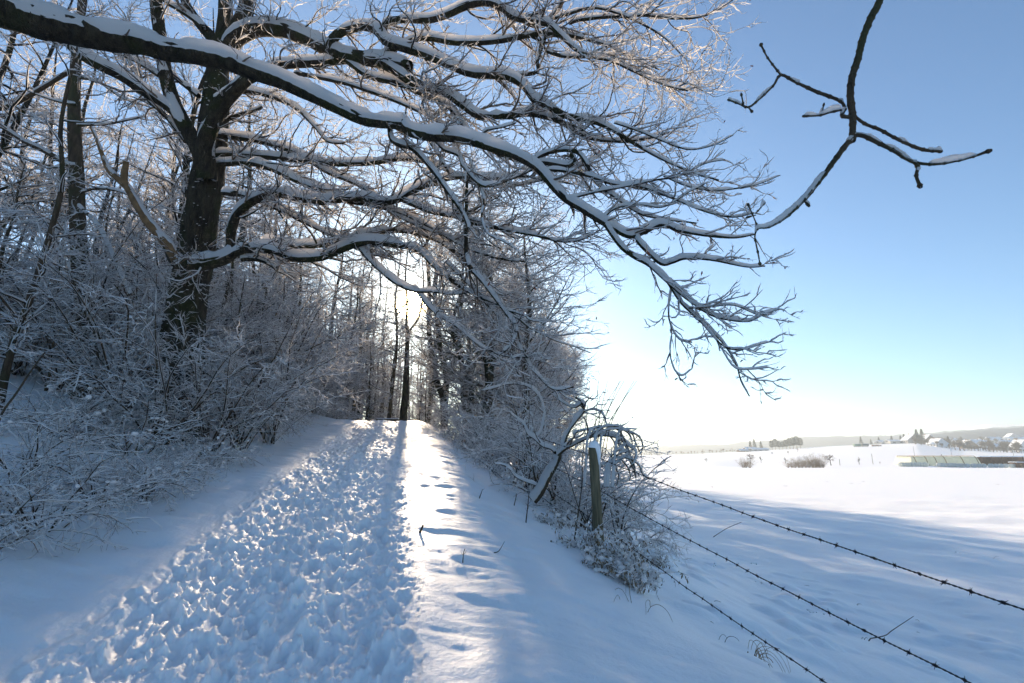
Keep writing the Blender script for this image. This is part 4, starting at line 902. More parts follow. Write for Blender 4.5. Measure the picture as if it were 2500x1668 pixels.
def wire(px0, py0, px1, py1, d0, lab, seed, ext=.25):
    g = np.random.default_rng(seed)
    # a strand seen to run toward the path's vanishing point: 3-D line with the path's direction
    u3 = ray(*VP); u3 = u3 / np.linalg.norm(u3); a = at(px0, py0, d0)
    r1 = ray(px1, py1); r1 = r1 / np.linalg.norm(r1)
    # nearest point on the ray through the far photo point to the strand
    w = a - np.array([0, 0, CAMH]); b = u3 @ r1; den = 1 - b * b
    sC = (b * (w @ r1) - (w @ u3)) / den; e = a + u3 * sC
    e2 = e + (e - a) / np.linalg.norm(e - a) * 1.6; st_ = a + u3 * 6.0
    Ltot = np.linalg.norm(e2 - st_); n = int(Ltot / .012); f = np.linspace(0, 1, n)
    base = st_ + (e2 - st_) * f[:, None]; base[:, 2] -= .05 * np.sin(np.pi * np.clip((f * Ltot - 6) / (Ltot - 6), 0, 1))
    base[:, 2] += .006 * vn(f * Ltot * 3, f * 0, seed); base[:, 0] += .006 * vn(f * Ltot * 3, f * 0 + 4, seed)
    mbw = MB(); ph = f * Ltot / .055 * 2 * np.pi
    T = (e2 - st_) / Ltot; S = np.cross(T, [0, 0, 1]); S /= np.linalg.norm(S); N = np.cross(S, T)
    for o in (0, np.pi):
        Q = base + .0026 * (np.cos(ph + o)[:, None] * S + np.sin(ph + o)[:, None] * N)
        tubes(mbw, Q[None], np.full((1, n), .0027), 5)
    r_ = empty('barbed_wire', a, lab, 'wire', 'strands of barbed wire on the fence')
    mbw.build('strand', M_WIRE, r_, a); hid = MB()
    for q in np.arange(Ltot - .05, .1, -.125):
        q += g.uniform(-.008, .008); i = min(n - 2, int(q / Ltot * (n - 1))); c = base[i]
        aa = np.linspace(0, 2 * np.pi * 2, 12); W_ = c + T * np.linspace(-.007, .007, 12)[:, None] + .0065 * (np.cos(aa)[:, None] * S + np.sin(aa)[:, None] * N)
        vis = q > 5.2; mbb = MB() if vis else hid
        tubes(mbb, W_[None], np.full((1, 12), .0028), 5)
        for k in range(2):
            an = g.uniform(0, np.pi); dv = math.cos(an) * S + math.sin(an) * N + T * g.uniform(-.5, .5)
            ends_ = np.stack([c - dv * .021, c, c + dv * .021]); tubes(mbb, ends_[None], np.array([[.0008, .0026, .0008]]), 4)
        if vis: ob = mbb.build('barb', M_WIRE, r_, c); ob.location = c - a
    if hid.V: ob = hid.build('barb', M_WIRE, r_, a); ob['kind'] = 'stuff'
wire(1463, 1119, 2500, 1475, Pd, 'top strand of the twisted barbed wire, reaching the right edge of the photo', 1)
wire(1463, 1197, 2391, 1664, Pd, 'middle strand of the twisted barbed wire, leaving through the bottom right', 2)
wire(1464, 1280, 2031, 1660, Pd, 'lowest strand of the twisted barbed wire, close above the snow', 3)

# ------------------------------------------------------------------ the thick forked snow-covered branch in front of the thicket
FB = at(1318, 1212, 8.6); FB[2] = H1(FB[0], FB[1])
Fk = Tree(FB)
fl = [limb([(1300, 1222), (1318, 1200), (1335, 1165), (1350, 1140), (1362, 1112), (1358, 1100)], [16, 16, 15, 13], (8.6, 8.6), 24),
      limb([(1358, 1105), (1345, 1095), (1325, 1088), (1305, 1070), (1290, 1060), (1278, 1035), (1262, 1022), (1245, 1008)], [7, 7, 6, 4, 2.5], (8.6, 9), 24),
      limb([(1285, 1068), (1315, 1062), (1328, 1020), (1327, 1002), (1320, 975), (1300, 950), (1270, 938), (1240, 938), (1205, 948), (1175, 955)], [5, 5, 4.5, 4, 4, 3], (8.8, 9.6), 30),
      limb([(1296, 1062), (1303, 1030), (1297, 1010), (1280, 1000)], [4, 3, 2], (8.8, 9), 14),
      limb([(1362, 1110), (1380, 1095), (1400, 1085), (1420, 1075), (1445, 1065), (1475, 1062), (1505, 1068), (1530, 1085), (1550, 1100), (1553, 1120), (1540, 1140)], [9, 8, 8, 7, 6, 4, 3], (8.5, 7.6), 34),
      limb([(1375, 1095), (1382, 1065), (1396, 1040), (1412, 1020), (1425, 1002), (1420, 980), (1405, 970)], [8, 8, 7, 6, 4], (8.5, 8.4), 24),
      limb([(1425, 1004), (1450, 1000), (1470, 1010), (1482, 1040), (1490, 1065)], [4, 3, 2], (8.4, 8.2), 16),
      limb([(1420, 985), (1400, 995), (1375, 982), (1350, 965)], [5, 5, 3], (8.4, 8.9), 16),
      limb([(1398, 1060), (1425, 1050), (1450, 1048), (1470, 1040)], [4, 4, 3], (8.4, 8.3), 14),
      limb([(1310, 1185), (1275, 1172), (1255, 1160), (1240, 1140), (1205, 1130)], [5, 4, 3, 2], (8.6, 8.8), 16)]
for i, qq in enumerate(fl):
    qq[1][:] *= (.72 if i == 0 else .58); P_, R_ = qq[0][None], qq[1][None]; tubes(Fk.br, P_, R_, 9, rough=.12, seed=90 + i)
    snow_on(Fk.sn, P_, R_, .05, wx=.62, prof=11, gap=0, seed=120 + i, thr=-1.2, clump=.5, floor=.5, wrap=.75)
fq = [smooth_line(a, b, 24) for a, b in fl[1:]]
twigs(Fk, np.stack([a for a, _ in fq]), np.stack([b for _, b in fq]), 4.5, 6, 6, L1=(.2, .8), L2=(.1, .4), L3=(.05, .15), bias=(.05, 0, -.05), th=.02)
Fk.finish('snowy_shrub', 'thick forked branch heaped with snow rising left of the fence post', 'shrub', TM)
# arching hoops right of the post
HO = at(1500, 1170, 7.6); HO[2] = H1(HO[0], HO[1]); Hp = Tree(HO)
hl = []
g = np.random.default_rng(12)
for i in range(11):
    x0, x1 = g.uniform(1425, 1500), g.uniform(1505, 1568); top = g.uniform(1030, 1125)
    hl.append(limb([(x0, 1190), (x0 + 5, 1140), (x0 + 14, top + 15), ((x0 + x1) / 2 + 8, top), (x1 - 6, top + 18), (x1 + 4, top + 40), (x1 + g.uniform(-4, 22), top + g.uniform(50, 75))], [2.2, 2, 1.6, 1.1], (7.4, 7.9), 24))
for P_, R_ in hl: tubes(Hp.br, P_[None], R_[None], 5); snow_on(Hp.sn, P_[None], R_[None], .03, thr=.02, wx=.8, prof=5, gap=.1, wadd=.006)
hk = stack(hl); twigs(Hp, hk[0], hk[1], 4, 6, 5, L1=(.1, .45), L2=(.06, .25), L3=(.03, .1), bias=(.1, 0, -.12), th=.014)
for i in range(7):  # thin canes standing up into the sky
    x0 = g.uniform(1430, 1480); a = g.uniform(-.2, .75); P_, R_ = limb([(x0, 1120), (x0 + 25 * a, 1040), (x0 + 75 * a, 980), (x0 + 125 * a, 930)], [1.4, 1, .5], (7.7, 7.9), 24)
    tubes(Hp.br, P_[None], R_[None], 4, 1); aa = grow(P_[None], R_[None], n=12, L=(.03, .12), ang=(30, 70), k=3, r=(.0012, .002)); tubes(Hp.br, *aa, 3, 1)
Hp.finish('snowy_shrub', 'arching bramble hoops and thin upright canes bending over the top wire right of the post', 'shrub', TM)

# ------------------------------------------------------------------ dry weeds heaped with snow round the post
def weed_clump(loc, h, w, seed, lab, group=None, nst=26, blob=.03):
    g = np.random.default_rng(seed); loc = np.array([loc[0], loc[1], H1(loc[0], loc[1])]); T = Tree(loc)
    k = 7; P = np.zeros((nst, k, 3)); P[:, 0] = loc + g.normal(size=(nst, 3)) * [w * .35, w * .35, 0] + [0, 0, -.05]
    d = g.normal(size=(nst, 3)) * .28 + [0, 0, 1]; ln = h * g.uniform(.4, 1.1, nst)
    for s in range(1, k):
        d = d + g.normal(size=(nst, 3)) * .16 + [0, 0, -.06 * s]; d /= np.linalg.norm(d, axis=1, keepdims=True); P[:, s] = P[:, s - 1] + d * (ln / (k - 1))[:, None]
    R = np.full((nst, k), .0035) * np.linspace(1, .5, k)
    a = grow(P, R, per_m=14, L=(.05, .22), ang=(30, 80), k=4, rs=.8, r=(.0018, .003), wig=.25, flat=1, g=g)
    b = grow(*a, per_m=16, L=(.02, .07), ang=(30, 80), k=3, rs=.8, r=(.0014, .002), wig=.25, flat=1, g=g)
    tubes(T.tr, P, R, 4); tubes(T.br, *a, 3); tubes(T.br, *b, 3)
    snow_on(T.sn, P, R, .02, wx=1, prof=5, gap=.1, wadd=.010, thr=.05, seed=seed); snow_on(T.sn, *a, .022, wx=1, prof=5, gap=.2, wadd=.010, thr=.1, seed=seed + 1)
    snow_on(T.sn, *b, .014, wx=1, prof=3, gap=.25, wadd=.006, seed=seed + 2)
    # clots of snow caught on the stems
    i = g.integers(0, nst, nst * 3); j = g.integers(2, k, nst * 3)
    for c in P[i, j]: blob_mesh(T.sn, c + [0, 0, .01], blob * g.uniform(.5, 1.5), g)
    # hanging dead leaves
    lf = MB(); n = nst * 14; i = g.integers(0, len(a[0]), n); c = a[0][i, g.integers(0, 4, n)]
    u = g.normal(size=(n, 3)) * .5 + [0, 0, -1]; u /= np.linalg.norm(u, axis=1, keepdims=True); v = np.cross(u, g.normal(size=(n, 3))); v /= np.linalg.norm(v, axis=1, keepdims=True)
    Lf = g.uniform(.012, .035, (n, 1)); V = np.stack([c, c + u * Lf + v * Lf * .3, c + u * 2 * Lf, c + u * Lf - v * Lf * .3], 1)
    r_ = T.finish('weed_clump', lab, 'weeds', ([M_WEED], [M_WEED]), group, trunk='stems', branch='side_stems')
    lm = MB(); lm.add(V, np.arange(n * 4).reshape(n, 4)); lm.build('dead_leaves', M_STRAW, r_, loc)
_ico = None
def blob_mesh(mb, c, r, g):
    global _ico
    if _ico is None:
        import bmesh
        bm = bmesh.new(); bmesh.ops.create_icosphere(bm, subdivisions=2, radius=1); bm.verts.ensure_lookup_table()
        _ico = (np.array([v.co[:] for v in bm.verts]), np.array([[v.index for v in f.verts] for f in bm.faces])); bm.free()
    V, F_ = _ico; sc = g.uniform(.75, 1.35, 3) * [1, 1, .8]; o = g.uniform(0, 50)
    n = 1 + .35 * fbm(V[:, 0] * 1.7 + o, V[:, 1] * 1.7 + V[:, 2] * 1.3, 2, 3)
    mb.add(c + V * n[:, None] * sc * r, F_)
GWD = 'snowed-up weeds at the foot of the fence post'
for i, (px, py, d, h, w, lab, nst) in enumerate([
    (1420, 1315, 6.9, .55, .30, 'snowy dry weeds just left of the fence post', 24),
    (1500, 1330, 6.5, .55, .35, 'large snow-heaped weed clump right of the foot of the post', 40),
    (1545, 1400, 5.9, .62, .22, 'tall dark snow-clotted weeds at the lower strand of wire', 34),
    (1470, 1370, 6.0, .32, .28, 'low snow-heaped weeds in front of the post foot', 24),
    (1530, 1270, 7.4, .60, .34, 'snowy dry weeds behind the middle strand right of the post', 30),
    (1590, 1240, 8.0, .35, .22, 'outermost small weed tuft right of the post toward the field', 16),
    (1350, 1215, 8.1, .35, .35, 'snow-roofed weed tuft below the forked branch', 22)]):
    p = at(px, py, d); weed_clump(p, h, w, 400 + i, lab, GWD, nst, .022)
def mound(mb, c, r, h, g):
    V, F_ = None, None
    blob_mesh(mb, c, 1.0, g)
# single bare saplings and stalks standing in the snow
def stalk(pts, r, d, lab, name='bare_stalk', side=6, m=None, cat='stalk', group='single dry stalks standing in the snow'):
    d0 = ground_at(*pts[0])[1]; P_, R_ = limb(pts, r, (d0, d0 * d[1] / d[0]), 24); o = P_[0].copy(); o[2] -= .03; P_[0] = o; R_ = R_ * .8
    mbx = MB(); tubes(mbx, P_[None], R_[None], 6)
    if side:
        a = grow(P_[None], R_[None], n=side, L=(.02, .16), ang=(25, 60), k=4, rs=.8, r=(.0012, .003), up=.2); tubes(mbx, *a, 4)
    ob = mbx.build(name, m or M_WEED, None); ob['label'] = lab; ob['category'] = cat; ob['group'] = group
    ob.data.transform(__import__('mathutils').Matrix.Translation(-__import__('mathutils').Vector(o))); ob.location = o
stalk([(1418, 1240), (1418, 1180), (1424, 1100), (1432, 1020), (1440, 940)], [2, 1.8, 1.2, .8], (7.3, 7.3), 'long thin dark stem standing directly left of the fence post', side=14)
stalk([(1403, 1315), (1412, 1250), (1420, 1190), (1422, 1140)], [2.4, 2, 1.2], (6.8, 6.8), 'stout dark stem leaning at the left foot of the fence post', side=8)
stalk([(1284, 1275), (1288, 1240), (1292, 1200)], [2, 1.5, .8], (7.6, 7.6), 'short lone twig sticking up left of the weeds', side=5)
stalk([(1255, 1235), (1262, 1205)], [1.6, .8], (8.6, 8.6), 'tiny twig in the snow below the thicket', side=3)
stalk([(1170, 1218), (1178, 1195)], [1.6, .8], (9.4, 9.4), 'small twig at the sunlit verge of the path', side=3)
stalk([(1025, 1300), (1030, 1290), (1033, 1283)], [4, 3, 3], (5.3, 5.3), 'dark curled leaf stub poking out of the verge', side=3)
stalk([(1130, 1370), (1132, 1350), (1135, 1340)], [1.5, 1.2, .8], (4.9, 4.9), 'short grass stub on the smooth verge', side=2)
stalk([(1205, 1350), (1218, 1345), (1232, 1322)], [1.6, 1.2, .6], (5.0, 5.0), 'bent thin blade on the smooth verge', side=0)
def blades(name, px, py, d, n, h, seed, lab, m=M_GRASS, droop=.5):
    g = np.random.default_rng(seed); o = ground_at(px, py); o[2] = H1(o[0], o[1]); k = 12
    P = np.zeros((n, k, 3)); P[:, 0] = g.normal(size=(n, 3)) * [.05, .05, 0] + [0, 0, -.04]
    h = h * 1.5; a0 = g.uniform(0, 6.28, n); out_ = np.column_stack([np.cos(a0), np.sin(a0), a0 * 0]); dd = out_ * .35 + [0, 0, 1.0]; ln = h * g.uniform(.5, 1.2, n)
    for s in range(1, k):
        dd = dd + out_ * .12 + g.normal(size=(n, 3)) * .10 + [0, 0, -droop * s / k]; dd /= np.linalg.norm(dd, axis=1, keepdims=True); P[:, s] = P[:, s - 1] + dd * (ln / (k - 1))[:, None]
    R = np.linspace(.0026, .0010, k)[None] * g.uniform(.7, 1.4, (n, 1)); mbx = MB(); tubes(mbx, P, R, 4)
    ob = mbx.build(name, m); ob.location = o; tag(ob, lab, 'grass', 'dry grass tufts poking through the snow')
blades('grass_tuft', 1850, 1600, 3.6, 16, .30, 1, 'red-brown curled dry grass tuft under the lowest wire near the bottom edge', droop=.85)
blades('grass_tuft', 1620, 1650, 3.3, 6, .16, 2, 'small curled grass tuft at the bottom edge, left of the red-brown one', droop=.9)
blades('grass_tuft', 1545, 1475, 4.6, 5, .42, 3, 'tall thin kinked grass blades in front of the weed clumps', M_STRAW, droop=.8)
blades('grass_tuft', 1655, 1310, 7.0, 9, .36, 4, 'thin greenish upright blades behind the middle wire', M_STRAW, droop=.15)
blades('grass_tuft', 1960, 1510, 4.6, 9, .12, 5, 'low dark grass tuft with snow lumps between the two lower wires', M_WEED, droop=.9)
blades('grass_tuft', 1840, 1385, 5.8, 7, .11, 6, 'tiny dark tuft beside the middle wire', M_WEED, droop=.8)
stalk([(2120, 1560), (2160, 1552), (2180, 1538), (2230, 1505)], [1.4, 1.2, .9, .6], (4.0, 4.1), 'thin forked twig bending beyond the middle wire', side=2)
stalk([(1740, 1312), (1775, 1290), (1810, 1275)], [1.0, .8, .6], (7.0, 7.0), 'slanting thin stalk beyond the middle wire', side=3)
g = np.random.default_rng(88)
for i in range(22):
    px, py = g.uniform(1560, 2460), g.uniform(1240, 1640)
    if py < 1150 + (px - 1500) * .22: continue
    blades('grass_tuft', px, py, 4, int(g.integers(2, 6)), g.uniform(.05, .14), 500 + i, 'tiny dry grass stub poking from the shaded snow among the fence wires', M_WEED, droop=g.uniform(.2, .9))
for i in range(16):
    blades('grass_tuft', g.uniform(1640, 2490), g.uniform(1150, 1195), 60, 8, g.uniform(.12, .3), 600 + i, 'tiny dark speck of grass in the sunlit field', M_WEED, droop=.5)
def snow_lump(px, py, d, r, seed, lab, n=5):
    g = np.random.default_rng(seed); o = ground_at(px, py); o[2] = H1(o[0], o[1]); mbx = MB()
    for i in range(n): blob_mesh(mbx, np.array([g.normal() * r * 1.6, g.normal() * r * 1.6, r * .7 + g.uniform(0, r)]), r * g.uniform(.5, 1.1), g)
    ob = mbx.build('snow_lump', M_SNOW); ob.location = o; tag(ob, lab, 'snow lump', 'small lumps of snow caught on weeds')
snow_lump(1990, 1500, 4.6, .028, 3, 'cluster of snow balls on the low dark tuft between the wires', 8)
snow_lump(1840, 1378, 5.8, .022, 4, 'little snow balls beside the middle wire', 7)
snow_lump(1745, 1385, 6.1, .045, 5, 'rounded snow hump between the upper two wires', 3)

# ------------------------------------------------------------------ heavy snow-laden thorn bushes in the left foreground
def thorn(seed, h, w, stems=14): 
    T = shrub(h, w, seed, stems, th=.034, dens=(4.4, 8, 8), r0=.013, arch=.30, wadd=.014, fine=.8, clump=.8)
    g = np.random.default_rng(seed); V = np.concatenate(T.sn.V); 
    for c in V[g.integers(0, len(V), 24)]:
        if c[2] > .1: blob_mesh(T.sn, c, g.uniform(.018, .042), g)
    return T
proto('thorn', lambda: thorn(501, 1.7, 1.5), 'thorn_bush', 'bush')
proto('thorn_b', lambda: thorn(502, 1.4, 1.7, 16), 'thorn_bush', 'bush')
GF = 'snow-laden thorn bushes in the left foreground'
for px, d, k, sc, rz, lab in [
    (-10, 4.7, 'thorn_b', .72, 0, 'nearest thorn bush at the left edge, clotted with thick snow'),
    (110, 5.4, 'thorn', .74, 1.4, 'thorn bush with drooping snowy twigs second from the left edge'),
    (40, 6.5, 'thorn', .85, 3.0, 'thorn bush behind the nearest one at the left edge'),
    (235, 6.4, 'thorn_b', .75, 2.5, 'thorn bush in the middle of the left foreground'),
    (340, 6.9, 'thorn', .72, 4.4, 'right-hand thorn bush of the left foreground, reaching toward the path'),
    (400, 7.9, 'thorn_b', .66, 5.3, 'low thorn bush in front of the foot of the big oak'),
    (300, 8.8, 'thorn', .95, 0.7, 'taller thorn bush behind the left foreground, beside the big oak'),
    (120, 8.6, 'thorn_b', 1.0, 3.9, 'wide thorn bush further back at the far left'),
    (500, 9.6, 'thorn_b', .7, 1.9, 'low thorn bush right of the foot of the big oak')]:
    p = at(px, 1200, d); plant(k, p[0], p[1], sc, rz, lab, GF)
# a long bare cane leaning at the far left
stalk([(-30, 1130), (0, 1020), (40, 960), (80, 900), (110, 860)], [4, 3.5, 3, 2], (5.2, 5.5), 'long bare cane leaning in from the left edge', side=8)
# rustic bench at the crest
BO = at(944, 1012, 33); BO[2] = H1(BO[0], BO[1])
bench = empty('wooden_bench', BO, 'small rustic wooden bench topped with snow at the crest left of the path', 'bench')
for nm, c, dm, mm_ in [('seat', (0.1, 0, .5), (1.5, .32, .09), M_OAK), ('leg', (-.45, 0, .22), (.2, .26, .47), M_OAK), ('leg', (.6, 0, .22), (.2, .26, .47), M_OAK), ('snow_cover', (.1, 0, .578), (1.46, .30, .06), M_SNOW)]:
    mb = MB(); mb.box(c, dm); o = mb.build(nm, mm_, bench, smooth=False); bv = o.modifiers.new('b', 'BEVEL'); bv.width = .02; bv.segments = 2
# ------------------------------------------------------------------ far side: wooded hills, village, farm, scattered trees
M_HILL = plain('far_wood', (.045, .075, .115), .95, .35, .02)
def hills(name, qs, pys, d, thick, seed, mat_):
    q = np.linspace(qs[0], qs[-1], 700); top = np.interp(q, qs, pys)
    mbh = MB(); rows = 14
    X = q * d; ztop = CAMH + (1105 - top) / FPX * d
    V = []
    for r_ in range(rows):
        f = r_ / (rows - 1); yy = d + (f - .6) * thick
        prof = math.sin(min(1, f / .6) * math.pi / 2) if f < .6 else math.cos((f - .6) / .4 * math.pi / 2)
        z = -20 + (ztop + 20) * prof + prof * d * .0042 * fbm(X / (d * .006) + r_ * 5.3, X * 0 + r_ * 1.7, 3, seed, .6)
        V.append(np.column_stack([q * d * (1 + (yy - d) / d * .0), np.full_like(q, yy), z]))
    V = np.stack(V); mbh.add(V, ringfaces(rows, 2, 700, False)[:0]) if False else None
    i, j = np.meshgrid(np.arange(rows - 1), np.arange(699), indexing='ij')
    mbh.add(V, np.stack([i * 700 + j, i * 700 + j + 1, (i + 1) * 700 + j + 1, (i + 1) * 700 + j], -1).reshape(-1, 4))
    o = mbh.build(name, mat_); o['kind'] = 'structure'; return o
k = lambda px: (px - 1250) / FPX
hills('hills', [k(1150), k(1430), k(1540), k(1600), k(1640), k(1700), k(1765), k(1800), k(1850), k(1920), k(1945), k(2080), k(2160), k(2230), k(2330), k(2420), k(2510), k(2700)],
      [1100, 1099, 1097, 1092, 1090, 1087, 1087, 1082, 1079, 1076, 1070, 1068, 1067, 1062, 1054, 1048, 1042, 1030], 1300, 500, 3, M_HILL)
hills('hills', [k(2120), k(2180), k(2230), k(2330), k(2420), k(2510), k(2700)], [1092, 1076, 1067, 1057, 1050, 1044, 1034], 900, 260, 8, M_HILL)
# small leafless tree and round hedge kinds for the distance
def far_tree(seed, h, sp, dense=1.0, fat=1.0):
    g = np.random.default_rng(seed); T = Tree((0, 0, 0)); z = np.linspace(-.2, h * .45, 6)
    P = np.column_stack([z * .05, z * .03, z])[None]; R = np.linspace(.035, .02, 6)[None] * h * .8
    a = grow(P, R, n=9, u=(.55, 1), L=(sp * .5, sp * .9), ang=(20, 70), k=6, rs=.6, r=(.03, .10), wig=.2, up=.1, flat=1, g=g)
    b = grow(*a, per_m=2.4 * dense, L=(sp * .2, sp * .5), ang=(30, 60), k=4, rs=.6, r=(.025, .05), flat=1, g=g)
    c = grow(*b, per_m=2.6 * dense, L=(sp * .1, sp * .25), ang=(30, 60), k=3, rs=.6, r=(.02, .035), flat=1, g=g)
    tubes(T.tr, P, R, 6); tubes(T.br, a[0], a[1] * fat, 4); tubes(T.br, b[0], b[1] * fat, 3); tubes(T.br, c[0], c[1] * fat, 3)
    return T
ftr = {}
def ftree(kind, px, py, d, sc, lab, group='small bare trees on the far fields'):
    p = at(px, py, d); z = H1(p[0], p[1]) - .1
    if kind not in ftr:
        if kind in ('conifer', 'pine'):
            g = np.random.default_rng(9); T = Tree((0, 0, 0)); h = 9.; zz = np.linspace(0, h, 8)
            tubes(T.tr, np.column_stack([zz * 0, zz * 0, zz])[None], np.linspace(.2, .03, 8)[None], 6); n = 900 if kind == 'pine' else 700
            f = g.uniform(.08, 1, n) if kind == 'conifer' else g.uniform(.3, 1, n); rad = (1 - f) * 2.3 + .2 if kind == 'conifer' else 2.4 * np.sqrt(np.clip(1 - ((f - .65) / .38) ** 2, 0, 1))
            a_ = g.uniform(0, 6.28, n); rr_ = rad * g.uniform(.3, 1, n) ** .5; c = np.column_stack([np.cos(a_) * rr_, np.sin(a_) * rr_, f * h - rr_ * .25])
            u = np.column_stack([np.cos(a_), np.sin(a_), -.3 + 0 * a_]); v = np.column_stack([-np.sin(a_), np.cos(a_), 0 * a_]); L_ = g.uniform(.3, .6, (n, 1))
            V = np.stack([c - u * L_, c + v * L_ * .5 + [0, 0, .06], c + u * L_, c - v * L_ * .5 + [0, 0, .06]], 1); lf = MB(); lf.add(V, np.arange(n * 4).reshape(n, 4))
            r_ = T.finish('conifer_tree', lab, 'tree', ([M_TWIG], [M_TWIG]), group); lf.build('foliage', M_FARGREEN, r_)
        elif kind == 'hedge':
            T = shrub(3.2, 2.4, 77, 22, th=.0, dens=(2.6, 4, 4), r0=.03, arch=.03, fine=4, tiny=False); T.sn = MB()
            r_ = T.finish('bare_bush', lab, 'bush', ([M_STEM], [M_STEM]), group)
        else: r_ = far_tree({'apple': 3, 'round': 4, 'tallf': 6, 'garden': 8}[kind], *{'apple': (4.2, 2.3), 'round': (5.5, 3.0), 'tallf': (8, 2.6), 'garden': (8.5, 4.0)}[kind], dense=1.7 if kind in ('round', 'garden') else 1, fat=2.6 if kind == 'garden' else 1.5).finish('garden_tree' if kind == 'garden' else 'small_bare_tree', lab, 'tree', ([M_TWIG], [M_TWIG]), group)
        r_.location = (p[0], p[1], z); r_.scale = (sc,) * 3; ftr[kind] = r_; return r_
    return copy_tree(ftr[kind], (p[0], p[1], z), px * .37, sc, lab, group)
M_STEM = plain('pale_stems', (.30, .235, .16), .9, .25, .5)
for a in [('round', 1832, 1131, 185, 1.0, 'dense rounded grey bush-like tree left on the far field'), ('apple', 1858, 1128, 195, .95, 'small fruit tree right of the rounded grey tree'),
          ('apple', 1918, 1130, 185, .8, 'small fruit tree left above the long brown hedge'), ('round', 2029, 1137, 160, .95, 'solitary round-crowned fruit tree right of the long brown hedge'),
          ('apple', 2098, 1134, 165, .85, 'small wide fruit tree between the hedge and the green silage heap'), ('apple', 2149, 1135, 165, .35, 'tiny sapling left of the silage heap'),
          ('tallf', 2298, 1112, 230, .42, 'thin sapling on the slope above the silage heap'), ('apple', 1591, 1119, 330, .8, 'lone tiny tree at the left end of the far field'),
          ('apple', 1948, 1106, 340, 1.1, 'small tree high on the far field'), ('round', 1885, 1112, 300, .55, 'low dark bush on the far field above the fruit trees'),
          ('round', 1925, 1111, 300, .6, 'long low dark bush high on the far field'), ('round', 1725, 1133, 170, .40, 'low grey scrub patch on the left of the far field'),
          ('tallf', 1665, 1103, 450, .7, 'thin tree in the field-edge row'), ('tallf', 1715, 1101, 450, .9, 'taller bare tree in the field-edge row'), ('tallf', 1760, 1100, 450, .95, 'bare tree in the field-edge row beside the farm'),
          ('tallf', 1788, 1098, 450, .9, 'bare tree left against the farmhouse')]: ftree(*a)
g = np.random.default_rng(21)
for i, px in enumerate([1815, 1822, 1830]): ftree('hedge', px, 1143, 128 + i * 2, .85, f"pale brown bare bush at the field edge under the rounded tree, {['left', 'middle', 'right'][i]} one", 'pale brown bushes at the field edge')
for i, px in enumerate(np.linspace(1925, 2010, 11)): ftree('hedge', px, 1142, 124 + (i % 3) * 2, [.62, .7, .8, .85, .9, .85, .9, 1.05, 1.2, 1.1, .7][i], 'pale brown leafless bush in the long hedge at the field edge', 'pale brown bushes of the long hedge')
# field-edge tree belt on the skyline, left
for i, px in enumerate(np.linspace(1548, 1800, 30)):
    ftree('garden', px + g.uniform(-3, 3), 1108, 468, g.uniform(.4, .8), 'low bare tree in the thin belt along the far field edge', 'low trees of the belt along the far field edge')
for i, px in enumerate(np.linspace(1885, 1955, 9)):
    ftree('pine', px, 1095, 460 + (i % 2) * 14, [1.0, 1.15, .9, .85, 1.0, 1.15, 1.2, 1.3, 1.1][i], 'dark pine in the dense grove right of the farm', 'dark pines of the grove beside the farm')
for px, d, sc, lab in [(1832, 470, 1.1, 'dark conifer behind the farmhouse, left'), (1842, 475, 1.25, 'tallest dark conifer behind the farmhouse'), (1858, 470, 1.0, 'dark conifer between the two farm roofs'),
                       (2104, 470, .9, 'dark conifer behind the two trailers'), (2128, 500, .7, 'small conifer at the left end of the village'), (2148, 500, .9, 'conifer beside the flat village roofs'),
                       (2180, 520, 1.15, 'pointed conifer over the long flat roofs'), (2202, 520, 1.1, 'second pointed conifer over the long flat roofs'), (2211, 525, 1.3, 'tallest pointed conifer over the long flat roofs'),
                       (2243, 470, 1.5, 'big dark conifer left in the village'), (2256, 465, 1.6, 'biggest dark conifer left in the village'), (2318, 460, 1.2, 'dark conifer beside the porch house'), (2350, 600, 1.2, 'broad dark conifer below the red house'), (2480, 450, 1.1, 'dark conifer beside the half-timbered house')]: 
    ftree('conifer', px, 1090, d, sc, lab, 'dark conifers of the farm and the village')
g = np.random.default_rng(5)
for i in range(90):
    px = 2235 + 265 * g.random(); d = g.uniform(385, 640) if px > 2330 else g.uniform(430, 640)
    ftree('garden', px, 1090, d, g.uniform(1.1, 2.0), 'bare garden tree among the village houses', 'bare garden trees of the village')
for i in range(46):
    px = 2240 + 262 * (i + g.random()) / 46; d = np.interp(px, [2240, 2320, 2500], [455, 425, 375]) + g.uniform(-4, 12)
    ftree('garden', px, 1100, d, g.uniform(.6, 1.1), 'small bare tree in the dark hedge row along the village edge', 'small bare trees of the hedge row at the village edge')
